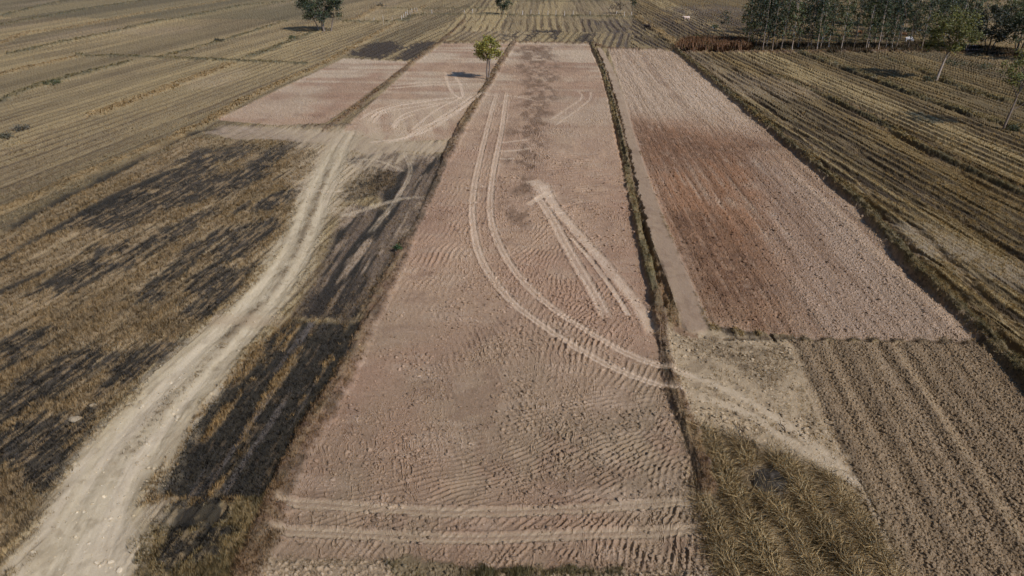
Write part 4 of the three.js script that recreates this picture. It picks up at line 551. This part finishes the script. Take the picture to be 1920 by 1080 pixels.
// ------------------------------------------------------------------ fences, cattle, birds, stones, sticks, pond
{
  const postMat = matte(C(186, 178, 166), { name: 'concrete' }), woodMat = matte(C(132, 116, 96), { name: 'weathered_wood' });
  const shaft = (() => { const g = new THREE.BoxGeometry(0.15, 1.15, 0.15, 1, 4, 1); g.translate(0, 0.5, 0); return g; })(), cap = (() => { const g = new THREE.CylinderGeometry(0.03, 0.106, 0.08, 4, 1); g.rotateY(Math.PI / 4); g.translate(0, 1.115, 0); return g; })(), stick = (() => { const g = new THREE.CylinderGeometry(0.05, 0.07, 1.3, 6, 3); g.translate(0, 0.5, 0); return g; })();
  const WORD = ['first', 'second', 'third', 'fourth', 'fifth', 'sixth', 'seventh', 'eighth', 'ninth', 'tenth', 'eleventh', 'twelfth', 'thirteenth', 'fourteenth'];
  const run = (l, g, m, c, label, group, sc) => { for (let i = 0; i < l.length; i += 2) { const [x, z] = P(l[i], l[i + 1]), t = thing('fence_post', label.replace('#', WORD[i / 2]), 'fence post', x, z, group); part('shaft', g, m, t); if (c) part('cap', c, m, t); t.rotation.set(rr(-0.08, 0.08), rnd(), rr(-0.1, 0.1)); t.scale.setScalar(sc * rr(0.9, 1.1)); } };
  run([810, 29, 871, 27, 886, 27.5, 979.5, 31, 995, 30.5, 1010, 31.5, 1027, 31.5, 1042, 32, 1058, 32.5, 1074, 32, 1106, 31.5, 1155, 32.5, 1170, 34, 1184, 33], shaft, postMat, cap, 'white fence post of the long straight row, the # from the left', 'white posts along the far field', 1);
  run([753, 41.5, 757, 39, 761, 36.5, 765, 33, 769, 30, 773, 27, 778, 24.5, 782, 23], shaft, postMat, cap, 'white fence post right of the small fenced plot, the # from the near end', 'white posts right of the fenced plot', 1);
  run([673, 40, 686, 40, 701, 41, 736, 42.5], stick, postMat, null, 'thin pale post in front of the small fenced plot, the # from the left', 'pale posts in front of the fenced plot', 0.9);
  run([667, 37, 671, 35, 680, 31, 686, 26.5, 690, 22, 697, 17, 707, 13], stick, woodMat, null, 'brown post left of the small fenced plot, the # from the near end', 'wooden posts left of the fenced plot', 1);
  const [qx, qz] = P(719, 47), pole = thing('tall_post', 'tall thin white post standing in front of the small fenced plot', 'post', qx, qz); part('shaft', (() => { const g = new THREE.CylinderGeometry(0.05, 0.06, 2.3, 8); g.translate(0, 1.1, 0); return g; })(), postMat, pole); part('cap', (() => { const g = new THREE.SphereGeometry(0.07, 8, 6); g.translate(0, 2.27, 0); return g; })(), postMat, pole);

  // bodies: tapered capsules joined on a grid
  function body(bones, size, res) {
    const mc = new MarchingCubes(res, new THREE.MeshBasicMaterial(), false, false, 60000), f = mc.field, half = res / 2; mc.isolation = 0;
    for (let k = 0; k < res; k++) for (let j = 0; j < res; j++) for (let i = 0; i < res; i++) {
      const x = (i - half) / half * size, y = (j - half) / half * size, z = (k - half) / half * size; let s = 0;
      for (const [ax, ay, az, ar, bx, by, bz, br] of bones) { const ex = bx - ax, ey = by - ay, ez = bz - az, t = clamp(((x - ax) * ex + (y - ay) * ey + (z - az) * ez) / (ex * ex + ey * ey + ez * ez + 1e-9)), d = Math.hypot(x - ax - ex * t, y - ay - ey * t, z - az - ez * t) - lerp(ar, br, t); s += Math.exp(-d * 30 / size); }
      f[i + j * res + k * res * res] = Math.log(s + 1e-30) * size / 30;
    }
    mc.update(); const n = mc.count, p = new Float32Array(n * 3); for (let i = 0; i < n * 3; i++) p[i] = mc.positionArray[i] * size;
    const g = new THREE.BufferGeometry(); g.setAttribute('position', new THREE.BufferAttribute(p, 3)); g.setAttribute('normal', new THREE.BufferAttribute(mc.normalArray.slice(0, n * 3), 3)); return g;
  }
  const leg = (x, z, back) => back ? [[x, 0.05, z, 0.14, x + 0.1, -0.22, z, 0.08], [x + 0.1, -0.22, z, 0.075, x + 0.02, -0.68, z, 0.05]] : [[x, 0.0, z, 0.11, x - 0.02, -0.35, z, 0.065], [x - 0.02, -0.35, z, 0.06, x, -0.68, z, 0.05]];
  const cow = head => body([[-0.55, 0.18, 0, 0.30, 0.1, 0.12, 0, 0.35], [0.1, 0.12, 0, 0.35, 0.6, 0.2, 0, 0.27], [-0.5, 0.42, 0, 0.12, -0.6, 0.3, 0, 0.2], ...(head === 'low' ? [[-0.72, 0.2, 0, 0.18, -1.0, -0.2, 0, 0.12], [-1.0, -0.2, 0, 0.13, -1.12, -0.52, 0, 0.075]] : [[-0.72, 0.28, 0, 0.18, -0.98, 0.48, 0, 0.13], [-0.98, 0.5, 0, 0.125, -1.24, 0.34, 0, 0.075]]), ...leg(-0.55, 0.16), ...leg(-0.6, -0.16), ...leg(0.6, 0.17, 1), ...leg(0.55, -0.17, 1), [0.86, 0.32, 0, 0.035, 0.95, -0.25, 0.02, 0.025]], 1.4, 56);
  const horn = (() => { const gs = [-1, 1].map(s => limb([[0, 0, 0.06 * s], [0.02, 0.1, 0.15 * s], [-0.04, 0.22, 0.16 * s]], 0.025, 0.008, 5)); return gs; })();
  const ear = s => { const g = new THREE.SphereGeometry(0.08, 7, 5); g.scale(0.45, 0.5, 1.3); g.translate(0.0, 0.02, 0.15 * s); return g; };
  const beast = (px, py, head, c, turn, sc, label, name = 'cow') => { const [x, z] = P(px, py), t = thing(name, label, 'cow', x, z), m = matte(C(...c), { name: 'hide', roughness: 0.8 }), hy = head === 'low' ? 0.52 : 1.28; const bd = part('body', cow(head), m, t); bd.position.y = 0.72; for (const h of horn) { const o = part('horn', h, barkGrey, t); o.position.set(-0.98, hy, 0); } for (const s of [-1, 1]) { const o = part('ear', ear(s), m, t); o.position.set(-0.95, hy - 0.02, 0); } t.rotation.y = turn; t.scale.setScalar(sc); };
  beast(1287, 39, 'high', [205, 190, 178], 0.15, 0.92, 'white cow standing on the dark far field'); beast(1213, 54.5, 'low', [34, 28, 27], 2.8, 0.85, 'black cow grazing beside the far field bank'); beast(1702, 82, 'low', [205, 205, 205], 3.3, 0.95, 'white cow grazing among the slender trees'); beast(1611, 65, 'low', [150, 96, 60], 0.3, 0.6, 'small orange brown calf left of the slender trees', 'calf'); beast(1693, 70, 'low', [120, 84, 54], 2.6, 0.7, 'brown calf behind the white cow among the trees', 'calf'); beast(1774, 92, 'high', [176, 150, 120], 1.9, 0.7, 'pale tan calf behind the leaning tree', 'calf');
  const bird = (px, py, turn, label) => { const [x, z] = P(px, py), t = thing('egret', label, 'bird', x, z), m = matte(C(226, 226, 222), { name: 'plumage' }); const b = part('body', body([[-0.12, 0.02, 0, 0.09, 0.14, -0.04, 0, 0.05], [-0.14, 0.05, 0, 0.045, -0.2, 0.22, 0, 0.03], [-0.2, 0.22, 0, 0.035, -0.26, 0.23, 0, 0.028]], 0.36, 30), m, t); b.position.y = 0.36; const k = part('beak', (() => { const g = new THREE.ConeGeometry(0.018, 0.12, 6); g.rotateZ(Math.PI / 2); return g; })(), matte(C(190, 150, 60)), t); k.position.set(-0.34, 0.59, 0); for (const s of [-1, 1]) { const l = part('leg', (() => { const g = new THREE.CylinderGeometry(0.01, 0.012, 0.34, 5); g.translate(0, 0.15, 0); return g; })(), barkDark, t); l.position.set(-0.02, 0, 0.03 * s); } t.rotation.y = turn; t.scale.setScalar(1.25); };
  bird(1599, 50, 0.4, 'white egret standing left of the orange brown calf'); bird(1722, 63, 2.2, 'white egret standing above the white cow among the trees'); bird(1336, 57, 0.9, 'white egret beside the small green bush'); bird(1693, 44, 1.2, 'white egret far behind the slender trees');
  const stone = (px, py, s, label) => { const [x, z] = P(px, py), t = thing('pale_stone', label, 'stone', x, z), gs = [0, 1, 2].map(k => { const g = new THREE.IcosahedronGeometry(s * (k ? 0.55 : 1), 2), p = g.attributes.position, q = rr(0, 50); for (let i = 0; i < p.count; i++) { const f = 1 + 0.28 * vn(p.getX(i) * 2.2 / s + q, p.getZ(i) * 2.2 / s + p.getY(i) / s * 1.7); p.setXYZ(i, p.getX(i) * f * 1.3, p.getY(i) * f * 0.6, p.getZ(i) * f); } g.computeVertexNormals(); g.translate(k ? rr(-1, 1) * s * 1.4 : 0, s * (k ? 0.2 : 0.35), k ? rr(-1, 1) * s : 0); return g; }); part('stone', mergeGeometries(gs), matte(C(160, 149, 126), { name: 'stone' }), t); };
  stone(142, 789, 0.2, 'larger pale stone in the burnt stubble left of the dirt road'); stone(175, 762, 0.14, 'smaller pale stone upper right of the larger one beside the dirt road'); 
  const twig = (px, py, qx2, qy2, label) => { const [x, z] = P(px, py), [x2, z2] = P(qx2, qy2), t = thing('dead_stick', label, 'stick', x, z), dx = x2 - x, dz = z2 - z; part('stick', limb([[0, 0.05, 0], [dx * 0.4 + 0.05, 0.09, dz * 0.4], [dx * 0.75 - 0.03, 0.06, dz * 0.75], [dx, 0.12, dz]], 0.03, 0.012, 6), barkDark, t); part('twig', limb([[dx * 0.5, 0.08, dz * 0.5], [dx * 0.5 + 0.15, 0.14, dz * 0.6], [dx * 0.5 + 0.25, 0.12, dz * 0.72]], 0.014, 0.006, 5), barkDark, t); };
  twig(1392, 826, 1386, 800, 'thin dark stick on the pale bare ground, the left of two'); twig(1472, 812, 1462, 792, 'thin dark stick on the pale bare ground, the right of two'); twig(1408, 905, 1428, 885, 'charred stick lying at the grey ash heap'); twig(1286, 912, 1312, 920, 'dark stick at the right end of the near tyre tracks');
  { const [x, z] = P(ASHPX[0], ASHPX[1]), t = thing('ash_heap', 'small heap of grey ash and charred straw in the straw patch', 'ash heap', x, z), g = new THREE.SphereGeometry(1, 40, 14, 0, 6.2832, 0, 1.45), p = g.attributes.position; for (let i = 0; i < p.count; i++) { const f = 1 + 0.3 * fbm(p.getX(i) * 1.6 + 4, p.getZ(i) * 1.6) ; p.setXYZ(i, p.getX(i) * 0.75 * f, p.getY(i) * 0.09 * (1 + 0.6 * vn(p.getX(i) * 5, p.getZ(i) * 5)) - 0.03, p.getZ(i) * 0.9 * f); } const cA = []; for (let i = 0; i < p.count; i++) { const q = clamp(0.5 + 0.9 * vn(p.getX(i) * 4.5, p.getZ(i) * 4.5)); cA.push(lerp(0.014, 0.05, q), lerp(0.0125, 0.043, q), lerp(0.0095, 0.033, q)); } g.setAttribute('color', new THREE.Float32BufferAttribute(cA, 3)); g.computeVertexNormals(); part('ash', g, new THREE.MeshStandardMaterial({ vertexColors: true, roughness: 1 }), t); }
  const pond = (l, label) => { const s = new THREE.Shape(pts(l).map(([x, z]) => new THREE.Vector2(x, -z))), g = new THREE.ShapeGeometry(s); g.rotateX(-Math.PI / 2); g.translate(0, 0.22, 0); const m = new THREE.Mesh(g, new THREE.MeshPhysicalMaterial({ color: new THREE.Color().setRGB(0.07, 0.085, 0.09), roughness: 0.08 })); m.name = numbered('pond_water'); tag(m, label, null, null, 'structure'); m.receiveShadow = true; scene.add(m); };
  pond([1806, 96, 1810, 88, 1824, 86, 1842, 88, 1846, 95, 1830, 98], 'small pond glinting under the dense trees');
}
//@@OBJECTS-END
renderer.render(scene, camera);
